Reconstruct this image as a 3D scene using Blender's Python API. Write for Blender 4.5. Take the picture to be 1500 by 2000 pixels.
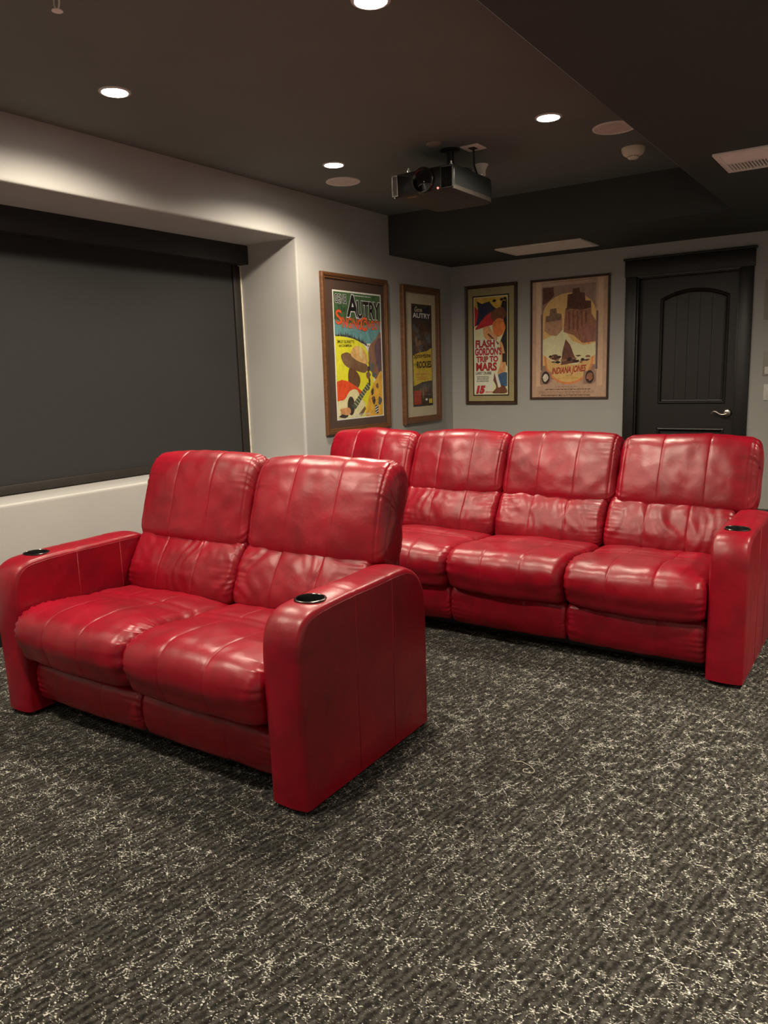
import bpy, bmesh, math, random
from mathutils import Vector, Matrix, noise

for o in list(bpy.data.objects):
    bpy.data.objects.remove(o)
S = bpy.context.scene
COL = S.collection
PI = math.pi

# ------------------------------------------------------------------ camera
F_PX = 1504.8
YAW, PITCH, ROLL = 0.5980, 0.1775, -0.0303
cd = bpy.data.cameras.new('camera')
cam = bpy.data.objects.new('camera', cd)
COL.objects.link(cam)
fwd = Vector((-math.sin(YAW) * math.cos(PITCH), math.cos(YAW) * math.cos(PITCH), -math.sin(PITCH)))
rt = Vector((math.cos(YAW), math.sin(YAW), 0))
up = rt.cross(fwd)
R_ = math.cos(ROLL) * rt + math.sin(ROLL) * up
U_ = -math.sin(ROLL) * rt + math.cos(ROLL) * up
M = Matrix((R_, U_, -fwd)).transposed().to_4x4()
M.translation = Vector((3.75, -6.7748, 1.31))
cam.matrix_world = M
cd.sensor_fit = 'HORIZONTAL'
cd.sensor_width = 36.0
cd.lens = F_PX / 1500 * 36.0
cd.clip_start = 0.05
S.camera = cam

# ------------------------------------------------------------------ world, exposure, lamps
W = bpy.data.worlds.new('room_dark')
S.world = W
W.use_nodes = True
W.node_tree.nodes['Background'].inputs[0].default_value = (0.02, 0.02, 0.022, 1)
W.node_tree.nodes['Background'].inputs[1].default_value = 0.0
S.view_settings.view_transform = 'Standard'
S.view_settings.look = 'None'
S.view_settings.gamma = 1.0
S.view_settings.use_curve_mapping = False
S.view_settings.exposure = 0.60
LAMP_COLOR = (1.0, 0.87, 0.68)
LAMP_W = 104.0
LAMP_ANGLE = 161.0
LAMP_BLEND = 0.56
LENS_GLOW = 40.0
SIDE_SHARE = 1.7
SIDE_ANGLE = 92.0
LAMP_ROWS = (-2.64, -4.28, -5.92, -7.56)
FRONT_SHARE = 0.20                    # unseen row behind the camera, added as a weak fill on the fronts
LAMP_COLS = (0.63, 2.06, 4.25)      # third column is added in the side soffit; its wall bounce brightens the arms

# ------------------------------------------------------------------ room sizes
HC, HS = 2.617, 2.298
DS, XS = 1.076, 2.700
XR, YF = 4.70, -8.30

# ------------------------------------------------------------------ helpers
def link(o, parent=None):
    COL.objects.link(o)
    if parent is not None:
        o.parent = parent
    return o

def tag(o, label=None, cat=None, group=None, kind=None):
    if label: o['label'] = label
    if cat: o['category'] = cat
    if group: o['group'] = group
    if kind: o['kind'] = kind
    return o

def thing(name, label, cat, loc=(0, 0, 0), rz=0.0, group=None):
    o = bpy.data.objects.new(name, None)
    o.empty_display_size = 0.1
    link(o)
    o.location = loc
    o.rotation_euler = (0, 0, rz)
    return tag(o, label, cat, group)

def from_bm(name, bm, mats, parent=None, smooth=True, angle=None):
    me = bpy.data.meshes.new(name)
    bmesh.ops.recalc_face_normals(bm, faces=bm.faces[:])
    bm.to_mesh(me)
    bm.free()
    if not isinstance(mats, (list, tuple)):
        mats = [mats]
    for m in mats:
        me.materials.append(m)
    for p in me.polygons:
        p.use_smooth = smooth
    if smooth and angle is not None:
        try:
            me.set_sharp_from_angle(angle=math.radians(angle))
        except Exception:
            pass
    o = bpy.data.objects.new(name, me)
    return link(o, parent)

def add_box(bm, x0, x1, y0, y1, z0, z1, bevel=0.0, seg=2, mi=0):
    vs = [bm.verts.new(p) for p in ((x0, y0, z0), (x1, y0, z0), (x1, y1, z0), (x0, y1, z0),
                                    (x0, y0, z1), (x1, y0, z1), (x1, y1, z1), (x0, y1, z1))]
    fs = [bm.faces.new([vs[i] for i in q]) for q in
          ((0, 3, 2, 1), (4, 5, 6, 7), (0, 1, 5, 4), (1, 2, 6, 5), (2, 3, 7, 6), (3, 0, 4, 7))]
    for f in fs: f.material_index = mi
    if bevel > 0:
        es = list({e for f in fs for e in f.edges})
        r = bmesh.ops.bevel(bm, geom=es, offset=bevel, segments=seg, profile=0.5, affect='EDGES')
        for f in r['faces']: f.material_index = mi
    return fs

def box(name, x0, x1, y0, y1, z0, z1, m, parent=None, bevel=0.0, seg=2):
    bm = bmesh.new()
    add_box(bm, x0, x1, y0, y1, z0, z1, bevel, seg)
    return from_bm(name, bm, m, parent, smooth=bevel > 0, angle=35)

def add_lathe(bm, prof, n=40, center=(0, 0, 0), axis='Z', mi=0, sx=1.0, sy=1.0):
    """prof: (radius, height) pairs, revolved about an axis through center."""
    rings = []
    c = Vector(center)
    def P(r, h, a):
        u, v = r * math.cos(a) * sx, r * math.sin(a) * sy
        if axis == 'Z': return c + Vector((u, v, h))
        if axis == 'Y': return c + Vector((u, h, v))
        return c + Vector((h, u, v))
    for r, h in prof:
        if r < 1e-6:
            rings.append([bm.verts.new(P(0, h, 0))])
        else:
            rings.append([bm.verts.new(P(r, h, 2 * PI * k / n)) for k in range(n)])
    for a, b in zip(rings[:-1], rings[1:]):
        for k in range(n):
            k2 = (k + 1) % n
            if len(a) == 1 and len(b) == 1: continue
            if len(a) == 1: f = bm.faces.new((a[0], b[k], b[k2]))
            elif len(b) == 1: f = bm.faces.new((a[k], b[0], a[k2]))
            else: f = bm.faces.new((a[k], b[k], b[k2], a[k2]))
            f.material_index = mi

def add_tube(bm, pts, r, n=8, mi=0, caps=True):
    pts = [Vector(p) for p in pts]
    rr = r if isinstance(r, (list, tuple)) else [r] * len(pts)
    rings = []
    up0 = Vector((0.13, 0.21, 0.97))
    for i, p in enumerate(pts):
        t = (pts[min(i + 1, len(pts) - 1)] - pts[max(i - 1, 0)]).normalized()
        a = t.cross(up0)
        if a.length < 1e-3: a = t.cross(Vector((1, 0, 0)))
        a.normalize(); b = t.cross(a)
        rings.append([bm.verts.new(p + rr[i] * (math.cos(2 * PI * k / n) * a + math.sin(2 * PI * k / n) * b)) for k in range(n)])
    for a, b in zip(rings[:-1], rings[1:]):
        for k in range(n):
            f = bm.faces.new((a[k], a[(k + 1) % n], b[(k + 1) % n], b[k])); f.material_index = mi
    if caps:
        f = bm.faces.new(rings[0]); f.material_index = mi
        f = bm.faces.new(rings[-1][::-1]); f.material_index = mi

def catmull(pts, n, closed=True):
    """n points evenly spaced by arc length on a Catmull-Rom curve."""
    P = [Vector((p[0], p[1])) for p in pts]
    N = len(P)
    dense = []
    segs = N if closed else N - 1
    for i in range(segs):
        if closed:
            a, b, c, d = P[(i - 1) % N], P[i], P[(i + 1) % N], P[(i + 2) % N]
        else:
            a, b, c, d = P[max(i - 1, 0)], P[i], P[i + 1], P[min(i + 2, N - 1)]
        for k in range(24):
            t = k / 24
            dense.append(0.5 * ((2 * b) + (c - a) * t + (2 * a - 5 * b + 4 * c - d) * t * t + (3 * b - a - 3 * c + d) * t ** 3))
    dense.append(P[0] if closed else P[-1])
    L = [0.0]
    for a, b in zip(dense[:-1], dense[1:]): L.append(L[-1] + (b - a).length)
    out = []
    j = 0
    for k in range(n):
        s = L[-1] * k / (n if closed else n - 1)
        while j < len(L) - 2 and L[j + 1] < s: j += 1
        t = (s - L[j]) / max(1e-9, L[j + 1] - L[j])
        out.append(dense[j].lerp(dense[j + 1], min(1, max(0, t))))
    return out, L[-1]

# ------------------------------------------------------------------ materials
class NT:
    def __init__(self, name):
        self.m = bpy.data.materials.new(name)
        self.m.use_nodes = True
        self.t = self.m.node_tree
        self.b = self.t.nodes['Principled BSDF']
        self.out = self.t.nodes['Material Output']
    def n(self, typ, **kw):
        nd = self.t.nodes.new(typ)
        for k, v in kw.items():
            if k.startswith('i_'):
                key = k[2:]
                nd.inputs[int(key) if key.isdigit() else key.replace('_', ' ')].default_value = v
            else:
                setattr(nd, k, v)
        return nd
    def l(self, a, ao, b, bi):
        self.t.links.new(a.outputs[ao], b.inputs[bi])
    def coord(self, kind='Object', scale=(1, 1, 1), rot=(0, 0, 0)):
        c = self.n('ShaderNodeTexCoord')
        mp = self.n('ShaderNodeMapping')
        mp.inputs['Scale'].default_value = scale
        mp.inputs['Rotation'].default_value = rot
        self.l(c, kind, mp, 'Vector')
        return mp
    def noise(self, vec, scale, detail=3, rough=0.5, dist=0.0):
        nd = self.n('ShaderNodeTexNoise')
        nd.inputs['Scale'].default_value = scale
        nd.inputs['Detail'].default_value = detail
        nd.inputs['Roughness'].default_value = rough
        nd.inputs['Distortion'].default_value = dist
        self.l(vec, 0, nd, 'Vector')
        return nd
    def ramp(self, src, so, stops):
        r = self.n('ShaderNodeValToRGB')
        e = r.color_ramp.elements
        while len(e) < len(stops): e.new(0.5)
        for k, (p, c) in enumerate(stops):
            e[k].position = p
            e[k].color = c if len(c) == 4 else (*c, 1)
        self.l(src, so, r, 'Fac')
        return r
    def math(self, op, a, b=None, clamp=False):
        nd = self.n('ShaderNodeMath', operation=op, use_clamp=clamp)
        for i, v in enumerate((a, b)):
            if v is None: continue
            if isinstance(v, (int, float)): nd.inputs[i].default_value = v
            else: self.t.links.new(v[0].outputs[v[1]], nd.inputs[i])
        return nd
    def bump(self, src, so, strength, dist=0.01, prev=None):
        b = self.n('ShaderNodeBump')
        b.inputs['Strength'].default_value = strength
        b.inputs['Distance'].default_value = dist
        self.l(src, so, b, 'Height')
        if prev is not None: self.l(prev, 0, b, 'Normal')
        return b

def plain(name, col, rough=0.5, metal=0.0, spec=0.5, var=0.12, nscale=20.0, bump=0.0, bscale=200.0):
    """Procedural: base colour broken by a little noise, optional fine bump."""
    t = NT(name)
    v = t.coord()
    nz = t.noise(v, nscale, 4)
    lo = tuple(c * (1 - var) for c in col); hi = tuple(min(1, c * (1 + var)) for c in col)
    r = t.ramp(nz, 'Fac', [(0.3, lo), (0.7, hi)])
    t.l(r, 'Color', t.b, 'Base Color')
    t.b.inputs['Roughness'].default_value = rough
    t.b.inputs['Metallic'].default_value = metal
    t.b.inputs['Specular IOR Level'].default_value = spec
    if bump > 0:
        n2 = t.noise(v, bscale, 2)
        b = t.bump(n2, 'Fac', bump, 0.002)
        t.l(b, 0, t.b, 'Normal')
    return t.m

def emitter(name, col, strength):
    t = NT(name)
    t.b.inputs['Base Color'].default_value = (0.8, 0.8, 0.8, 1)
    t.b.inputs['Emission Color'].default_value = (*col, 1)
    t.b.inputs['Emission Strength'].default_value = strength
    return t.m

def leather():
    t = NT('red_leather')
    v = t.coord()
    n1 = t.noise(v, 5.0, 5, 0.6, 0.6)
    r = t.ramp(n1, 'Fac', [(0.28, (0.165, 0.0009, 0.0070)), (0.52, (0.245, 0.0016, 0.0112)), (0.78, (0.315, 0.0032, 0.0160))])
    n3 = t.noise(v, 38.0, 4, 0.6)
    mx = t.n('ShaderNodeMix', data_type='RGBA', blend_type='MULTIPLY')
    mx.inputs[0].default_value = 0.35
    r3 = t.ramp(n3, 'Fac', [(0.35, (0.7, 0.7, 0.7)), (0.65, (1, 1, 1))])
    t.l(r, 'Color', mx, 6); t.l(r3, 'Color', mx, 7)
    t.l(mx, 2, t.b, 'Base Color')
    rr = t.ramp(n1, 'Fac', [(0.3, (0.40, 0.40, 0.40)), (0.7, (0.30, 0.30, 0.30))])
    t.l(rr, 'Color', t.b, 'Roughness')
    t.b.inputs['Specular IOR Level'].default_value = 0.46
    # creases and grain
    nc = t.noise(t.coord(scale=(1, 1, 1)), 13.0, 4, 0.5, 0.35)
    b1 = t.bump(nc, 'Fac', 0.22, 0.012)
    vo = t.n('ShaderNodeTexVoronoi', feature='F1')
    vo.inputs['Scale'].default_value = 420.0
    t.l(v, 0, vo, 'Vector')
    b2 = t.bump(vo, 'Distance', 0.06, 0.001, b1)
    t.l(b2, 0, t.b, 'Normal')
    return t.m

def carpet():
    t = NT('patterned_carpet')
    c0 = t.coord('Object', rot=(0, 0, math.radians(9)))
    # wobble the coordinates slightly so that drawn lines look tufted
    wn = t.noise(c0, 60.0, 2)
    sub = t.n('ShaderNodeVectorMath', operation='SUBTRACT'); sub.inputs[1].default_value = (0.5, 0.5, 0.5)
    t.l(wn, 'Color', sub, 0)
    sc = t.n('ShaderNodeVectorMath', operation='SCALE'); sc.inputs['Scale'].default_value = 0.019
    t.l(sub, 0, sc, 0)
    ad = t.n('ShaderNodeVectorMath', operation='ADD')
    t.l(c0, 0, ad, 0); t.l(sc, 0, ad, 1)
    # ribs
    wv = t.n('ShaderNodeTexWave', wave_type='BANDS', bands_direction='X')
    wv.inputs['Scale'].default_value = 14.0
    wv.inputs['Distortion'].default_value = 3.5
    wv.inputs['Detail'].default_value = 2.0
    wv.inputs['Detail Scale'].default_value = 2.5
    t.l(ad, 0, wv, 'Vector')
    fine = t.noise(c0, 210.0, 4, 0.75)
    mid = t.noise(c0, 55.0, 3, 0.6)
    h = t.math('ADD', t_mul(t, wv, 'Fac', 0.20), t_mul(t, mid, 'Fac', 0.62))
    h = t.math('ADD', (h, 0), t_mul(t, fine, 'Fac', 0.40))
    base = t.ramp(h, 0, [(0.42, (0.0072, 0.0067, 0.0060)), (0.60, (0.0245, 0.0230, 0.0203)), (0.76, (0.058, 0.055, 0.049))])
    # pale tufts along an irregular star-like network
    def web(scale, width, rnd):
        vo = t.n('ShaderNodeTexVoronoi', feature='DISTANCE_TO_EDGE')
        vo.inputs['Scale'].default_value = scale
        vo.inputs['Randomness'].default_value = rnd
        t.l(ad, 0, vo, 'Vector')
        return t.ramp(vo, 'Distance', [(0.0, (1, 1, 1)), (width, (0, 0, 0))])
    def stars(scale, spokes, reach, width, seed):
        """Asterisk-shaped tufts round scattered centres."""
        sh = t.n('ShaderNodeVectorMath', operation='ADD'); sh.inputs[1].default_value = (seed, seed * 0.7, 0)
        t.l(ad, 0, sh, 0)
        vo = t.n('ShaderNodeTexVoronoi', feature='F1', voronoi_dimensions='2D')
        vo.inputs['Scale'].default_value = scale
        vo.inputs['Randomness'].default_value = 0.85
        t.l(sh, 0, vo, 'Vector')
        d = t.n('ShaderNodeVectorMath', operation='SUBTRACT')
        t.l(sh, 0, d, 0); t.l(vo, 'Position', d, 1)
        xyz = t.n('ShaderNodeSeparateXYZ'); t.l(d, 0, xyz, 0)
        an = t.math('ARCTAN2', (xyz, 1), (xyz, 0))
        cx = t.n('ShaderNodeSeparateColor'); t.l(vo, 'Color', cx, 0)
        turn = t.math('MULTIPLY', (cx, 0), 6.28)
        an = t.math('ADD', (t.math('MULTIPLY', (an, 0), spokes / 2.0), 0), (turn, 0))
        sn = t.math('ABSOLUTE', (t.math('SINE', (an, 0)), 0))
        rad = t.math('MULTIPLY', (vo, 'Distance'), 1.0 / scale)
        across = t.math('MULTIPLY', (sn, 0), (rad, 0))              # about the distance from a spoke
        a1 = t.ramp(across, 0, [(0.0, (1, 1, 1)), (width, (0, 0, 0))])
        rl = t.math('DIVIDE', (rad, 0), (t.math('ADD', (t.math('MULTIPLY', (cx, 1), reach), 0), reach * 0.45), 0))
        a2 = t.ramp(rl, 0, [(0.55, (1, 1, 1)), (1.0, (0, 0, 0))])
        return t.math('MULTIPLY', (a1, 0), (a2, 0))
    s1 = stars(4.4, 6, 0.125, 0.011, 0.0)
    s2 = stars(8.5, 6, 0.062, 0.010, 3.3)
    s3 = stars(20.0, 6, 0.027, 0.009, 7.9)
    w2 = web(11.0, 0.09, 1.0)
    area = t.noise(c0, 2.0, 2)
    ar = t.ramp(area, 'Fac', [(0.35, (0.80, 0.80, 0.80)), (0.65, (1.0, 1.0, 1.0))])
    br = t.noise(c0, 24.0, 2)
    brk = t.ramp(br, 'Fac', [(0.34, (0.35, 0.35, 0.35)), (0.54, (1, 1, 1))])
    p = t.math('MAXIMUM', t_mul(t, s1, 0, 0.86), t_mul(t, s2, 0, 0.86))
    p = t.math('MAXIMUM', (p, 0), t_mul(t, s3, 0, 0.88))
    p = t.math('MAXIMUM', (p, 0), t_mul(t, w2, 0, 0.42))
    p = t.math('MULTIPLY', (p, 0), (brk, 0))
    p = t.math('MULTIPLY', (p, 0), (ar, 0))
    cs = t.coord('Object', rot=(0, 0, math.radians(-34)), scale=(0.75, 1.5, 1.0))
    speck = t.noise(cs, 165.0, 3, 0.65, 0.2)
    q = t.math('ADD', t_mul(t, speck, 'Fac', 1.0), t_mul(t, p, 0, 0.25))
    mask = t.ramp(q, 0, [(0.632, (0, 0, 0)), (0.672, (0.32, 0.32, 0.32)), (0.735, (1, 1, 1))])
    mx = t.n('ShaderNodeMix', data_type='RGBA')
    t.l(mask, 'Color', mx, 0)
    t.l(base, 'Color', mx, 6)
    mx.inputs[7].default_value = (0.53, 0.515, 0.455, 1)
    t.l(mx, 2, t.b, 'Base Color')
    t.b.inputs['Roughness'].default_value = 0.95
    t.b.inputs['Specular IOR Level'].default_value = 0.1
    b = t.bump(h, 0, 0.7, 0.010)
    t.l(b, 0, t.b, 'Normal')
    return t.m

def t_mul(t, nd, out, k):
    return (t.math('MULTIPLY', (nd, out), k), 0)

def wood(name, dark, light, rough=0.38, axis=2):
    t = NT(name)
    s = [60, 60, 60]; s[axis] = 5
    v = t.coord(scale=tuple(s))
    nz = t.noise(v, 1.0, 5, 0.6, 0.8)
    r = t.ramp(nz, 'Fac', [(0.3, dark), (0.7, light)])
    t.l(r, 'Color', t.b, 'Base Color')
    t.b.inputs['Roughness'].default_value = rough
    b = t.bump(nz, 'Fac', 0.1, 0.002)
    t.l(b, 0, t.b, 'Normal')
    return t.m

def glass():
    t = NT('picture_glass')
    t.t.nodes.remove(t.b)
    tr = t.n('ShaderNodeBsdfTransparent')
    gl = t.n('ShaderNodeBsdfGlossy'); gl.inputs['Roughness'].default_value = 0.03
    fr = t.n('ShaderNodeFresnel'); fr.inputs['IOR'].default_value = 1.35
    ge = t.n('ShaderNodeNewGeometry')
    front = t.math('SUBTRACT', 1.0, (ge, 'Backfacing'))       # reflect at the outer face only, a thin pane
    k = t.math('MULTIPLY', (fr, 0), (front, 0))
    mx = t.n('ShaderNodeMixShader')
    t.l(k, 0, mx, 0); t.l(tr, 0, mx, 1); t.l(gl, 0, mx, 2)
    t.l(mx, 0, t.out, 'Surface')
    return t.m

def paint(name, col, rough=0.6, spec=0.3, scale=160.0, b=0.12):
    t = NT(name)
    v = t.coord()
    nz = t.noise(v, 3.0, 3)
    r = t.ramp(nz, 'Fac', [(0.3, tuple(c * 0.965 for c in col)), (0.7, tuple(c * 1.03 for c in col))])
    t.l(r, 'Color', t.b, 'Base Color')
    t.b.inputs['Roughness'].default_value = rough
    t.b.inputs['Specular IOR Level'].default_value = spec
    n2 = t.noise(v, scale, 2)
    t.l(t.bump(n2, 'Fac', b, 0.002), 0, t.b, 'Normal')
    return t.m

MW = paint('grey_wall_paint', (0.40, 0.392, 0.380), 0.55, 0.35)
MC = paint('black_ceiling_paint', (0.160, 0.171, 0.160), 0.75, 0.25, 120.0, 0.08)  # lighter than the black paint: lamp glow is put into the colour
MSF = paint('black_soffit_paint', (0.053, 0.0565, 0.054), 0.70, 0.25, 120.0, 0.08)  # darker than the ceiling black: the soffit's shade is put in
MFL = carpet()
ML = leather()
MSEAM = plain('red_seam_thread', (0.20, 0.006, 0.012), 0.5)
MBLK = plain('black_plastic', (0.010, 0.010, 0.010), 0.45)
MDOOR = plain('dark_stained_door_paint', (0.0098, 0.0066, 0.0052), 0.42, var=0.2, nscale=8, bump=0.05)
MTRIMD = plain('dark_stained_trim_paint', (0.0094, 0.0068, 0.0056), 0.42, var=0.15, nscale=8, bump=0.05)
MTRIMW = plain('pale_trim_paint', (0.68, 0.63, 0.52), 0.5)
MSHADE = plain('charcoal_shade_fabric', (0.027, 0.0272, 0.0268), 0.85, spec=0.2, var=0.03, bump=0.15, bscale=900)
MCASS = plain('black_shade_metal', (0.011, 0.0115, 0.0115), 0.5)
MCHAN = plain('dark_bronze_channel', (0.014, 0.011, 0.0085), 0.5)
MCHR = plain('chrome', (0.75, 0.75, 0.74), 0.12, 1.0, var=0.03)
MRIM = plain('dark_chrome_rim', (0.11, 0.105, 0.10), 0.22, 1.0, var=0.05)
MNICK = plain('satin_nickel', (0.62, 0.57, 0.50), 0.28, 1.0, var=0.05)
MCUP = plain('black_cup_well', (0.006, 0.006, 0.006), 0.35)
MWHT = plain('white_plastic', (0.62, 0.60, 0.57), 0.45, var=0.04)
MPALE = plain('pale_grille_paint', (0.84, 0.76, 0.72), 0.6, var=0.05)
MGRILL = plain('pale_perforated_metal', (0.70, 0.59, 0.555), 0.6, var=0.08, bump=0.4, bscale=500)
MGAP = plain('vent_shadow_gap', (0.02, 0.018, 0.016), 0.8)
MLENS = emitter('lamp_lens', (1.0, 0.93, 0.80), LENS_GLOW)
MOAK = wood('oak_frame_wood', (0.080, 0.031, 0.011), (0.170, 0.072, 0.027))
MWAL = wood('walnut_frame_wood', (0.035, 0.0165, 0.0095), (0.075, 0.034, 0.018))
MGLASS = glass()

# ------------------------------------------------------------------ room shell
floor = box('floor', -0.70, XR + 0.1, YF - 0.1, 0.25, -0.06, 0.0, MFL)
tag(floor, 'dark grey carpet with a scattered network of pale tufts', 'carpet', kind='structure')

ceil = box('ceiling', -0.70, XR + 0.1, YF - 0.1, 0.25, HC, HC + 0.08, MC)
tag(ceil, 'black painted ceiling carrying the recessed lights', 'ceiling', kind='structure')

bm = bmesh.new()   # L-shaped dropped soffit along the back and the right
pl = [(0, 0.0), (XR, 0.0), (XR, YF), (XS, YF), (XS, -DS), (0, -DS)]
lo = [bm.verts.new((x, y, HS)) for x, y in pl]
hi = [bm.verts.new((x, y, HC)) for x, y in pl]
bm.faces.new(lo[::-1]); bm.faces.new(hi)
for k in range(6):
    bm.faces.new((lo[k], lo[(k + 1) % 6], hi[(k + 1) % 6], hi[k]))
es = [e for e in bm.edges if all(abs(v.co.z - HS) < 1e-5 for v in e.verts) and
      (all(abs(v.co.x - XS) < 1e-5 for v in e.verts) or all(abs(v.co.y + DS) < 1e-5 for v in e.verts))]
bmesh.ops.bevel(bm, geom=es, offset=0.003, segments=2, profile=0.5, affect='EDGES')
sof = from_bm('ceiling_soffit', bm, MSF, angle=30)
tag(sof, 'black dropped soffit running along the back and side of the ceiling', 'ceiling', kind='structure')

# left wall with deep recess
RY0, RY1, RZ0, RZ1, RD = -5.45, -2.289, 0.716, 2.2915, 0.60
SILL_BACK = 0.672
bm = bmesh.new()
ys = [YF, RY0, RY1, 0.0]; zs = [0.0, RZ0, RZ1, HC]
g = [[bm.verts.new((0, y, z)) for z in zs] for y in ys]
for i in range(3):
    for j in range(3):
        if i == 1 and j == 1: continue
        bm.faces.new((g[i][j], g[i + 1][j], g[i + 1][j + 1], g[i][j + 1]))
h = [g[1][1], g[2][1], g[2][2], g[1][2]]
b = [bm.verts.new((-RD, RY0, SILL_BACK)), bm.verts.new((-RD, RY1, SILL_BACK)), bm.verts.new((-RD, RY1, RZ1)), bm.verts.new((-RD, RY0, RZ1))]
for k in range(4):
    bm.faces.new((h[k], h[(k + 1) % 4], b[(k + 1) % 4], b[k]))
bm.faces.new(b)
# outer shell of the wall
w = [bm.verts.new((-0.70, y, z)) for y, z in ((YF, 0), (0, 0), (0, HC), (YF, HC))]
fr = [g[0][0], g[3][0], g[3][3], g[0][3]]
bm.faces.new(w)
es = [bm.edges.get((h[k], h[(k + 1) % 4])) for k in range(4)]
bmesh.ops.bevel(bm, geom=es, offset=0.022, segments=5, profile=0.5, affect='EDGES')
wl = from_bm('wall_left', bm, MW, angle=40)
tag(wl, 'grey wall with a deep recess for the big shade', 'wall', kind='structure')

# back wall with the door opening
DX0, DX1, DZ = 1.782, 2.585, 2.042
bm = bmesh.new()
add_box(bm, -0.7, DX0, 0.0, 0.12, 0, HC)
add_box(bm, DX1, XR + 0.1, 0.0, 0.12, 0, HC)
add_box(bm, DX0, DX1, 0.0, 0.12, DZ, HC)
wb = from_bm('wall_back', bm, MW, smooth=False)
tag(wb, 'grey wall behind the long sofa with the dark door', 'wall', kind='structure')
tag(box('wall_right', XR, XR + 0.1, YF, 0, 0, HC, MW), 'grey side wall', 'wall', kind='structure')
tag(box('wall_front', -0.7, XR + 0.1, YF - 0.1, YF, 0, HC, MW), 'grey wall the sofas face', 'wall', kind='structure')

def baseboard(name, x0, x1, y0, y1):
    o = box(name, x0, x1, y0, y1, 0.0, 0.145, MTRIMD, bevel=0.004)
    return tag(o, 'dark baseboard along the foot of the wall', 'baseboard', kind='structure')
baseboard('baseboard_left', 0.0, 0.016, YF + 0.02, -0.02)
bm = bmesh.new()
add_box(bm, 0.0, 1.68, -0.016, 0.0, 0, 0.145, 0.004)
add_box(bm, 2.69, XR, -0.016, 0.0, 0, 0.145, 0.004)
tag(from_bm('baseboard_back', bm, MTRIMD, angle=35), 'dark baseboard along the back wall', 'baseboard', kind='structure')
baseboard('baseboard_right', XR - 0.016, XR, YF + 0.02, -0.02)
baseboard('baseboard_front', 0.02, XR - 0.02, YF, YF + 0.016)

tr1 = box('trim_1', -0.585, -0.558, RY1 - 0.014, RY1 - 0.0005, SILL_BACK + 0.006, 2.152, MTRIMW, bevel=0.002)
tag(tr1, 'narrow pale strip at the inner side of the recess', 'trim', kind='structure')

# ------------------------------------------------------------------ roller shade in the recess
sh = thing('roller_shade', 'big charcoal blackout shade with black cassette filling the wall recess', 'shade', (-0.57, -3.87, SILL_BACK))
def rel(o, root):
    o.parent = root
    o.matrix_parent_inverse = root.matrix_basis.inverted()
    return o
bm = bmesh.new()
add_box(bm, -0.598, -0.476, RY0 + 0.004, RY1 - 0.004, 2.153, RZ1 - 0.0005, 0.004)
rel(from_bm('cassette', bm, MCASS, angle=35), sh)
bm = bmesh.new()
add_box(bm, -0.580, -0.577, RY0 + 0.05, RY1 - 0.065, 0.69, 2.19)
rel(from_bm('shade_fabric', bm, MSHADE, smooth=False), sh)
for s in (0, 1):
    bm = bmesh.new()
    if s == 0: add_box(bm, -0.598, -0.560, RY1 - 0.088, RY1 - 0.016, 0.682, 2.153, 0.003)
    else: add_box(bm, -0.598, -0.560, RY0 + 0.004, RY0 + 0.085, 0.682, 2.153, 0.003)
    rel(from_bm('side_channel', bm, MCHAN, angle=35), sh)
bm = bmesh.new()
add_box(bm, -0.596, -0.556, RY0 + 0.088, RY1 - 0.09, 0.682, 0.736, 0.003)
rel(from_bm('bottom_bar', bm, MCHAN, angle=35), sh)
for k in (0.0, 0.022):
    bm = bmesh.new()
    add_lathe(bm, [(0, -0.006), (0.006, -0.006), (0.006, 0.002), (0, 0.002)], 12, (-0.545, RY1 - 0.045 + k, 2.151))
    rel(from_bm('screw', bm, MCHR), sh)

# ------------------------------------------------------------------ door
door = tag(bpy.data.objects.new('door_1', None), 'near-black door with an arched plank panel and nickel lever', 'door', kind='structure')
link(door); door.location = (2.18, 0.0, 0.0)

def panel_outline(x0, x1, z0, z1, arch, n=26):
    pts = [(x0, z0), (x1, z0), (x1, z1)]
    if arch > 0:
        w = (x1 - x0) / 2; R = (w * w + arch * arch) / (2 * arch)
        cx, cz = (x0 + x1) / 2, z1 + arch - R
        a0 = math.asin(w / R)
        for k in range(1, n):
            a = a0 - 2 * a0 * k / n
            pts.append((cx + R * math.sin(a), cz + R * math.cos(a)))
    pts.append((x0, z1))
    return pts

def inset(pts, d):
    """Offset a CCW outline inwards by d with mitred corners."""
    n = len(pts); out = []
    for i in range(n):
        p0, p1, p2 = Vector(pts[i - 1]), Vector(pts[i]), Vector(pts[(i + 1) % n])
        e1 = (p1 - p0).normalized(); e2 = (p2 - p1).normalized()
        n1 = Vector((-e1.y, e1.x)); n2 = Vector((-e2.y, e2.x))
        m = (n1 + n2); m = m / max(0.3, m.length_squared / 2) / 1.0
        out.append(tuple(p1 + m * d))
    return out

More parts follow.
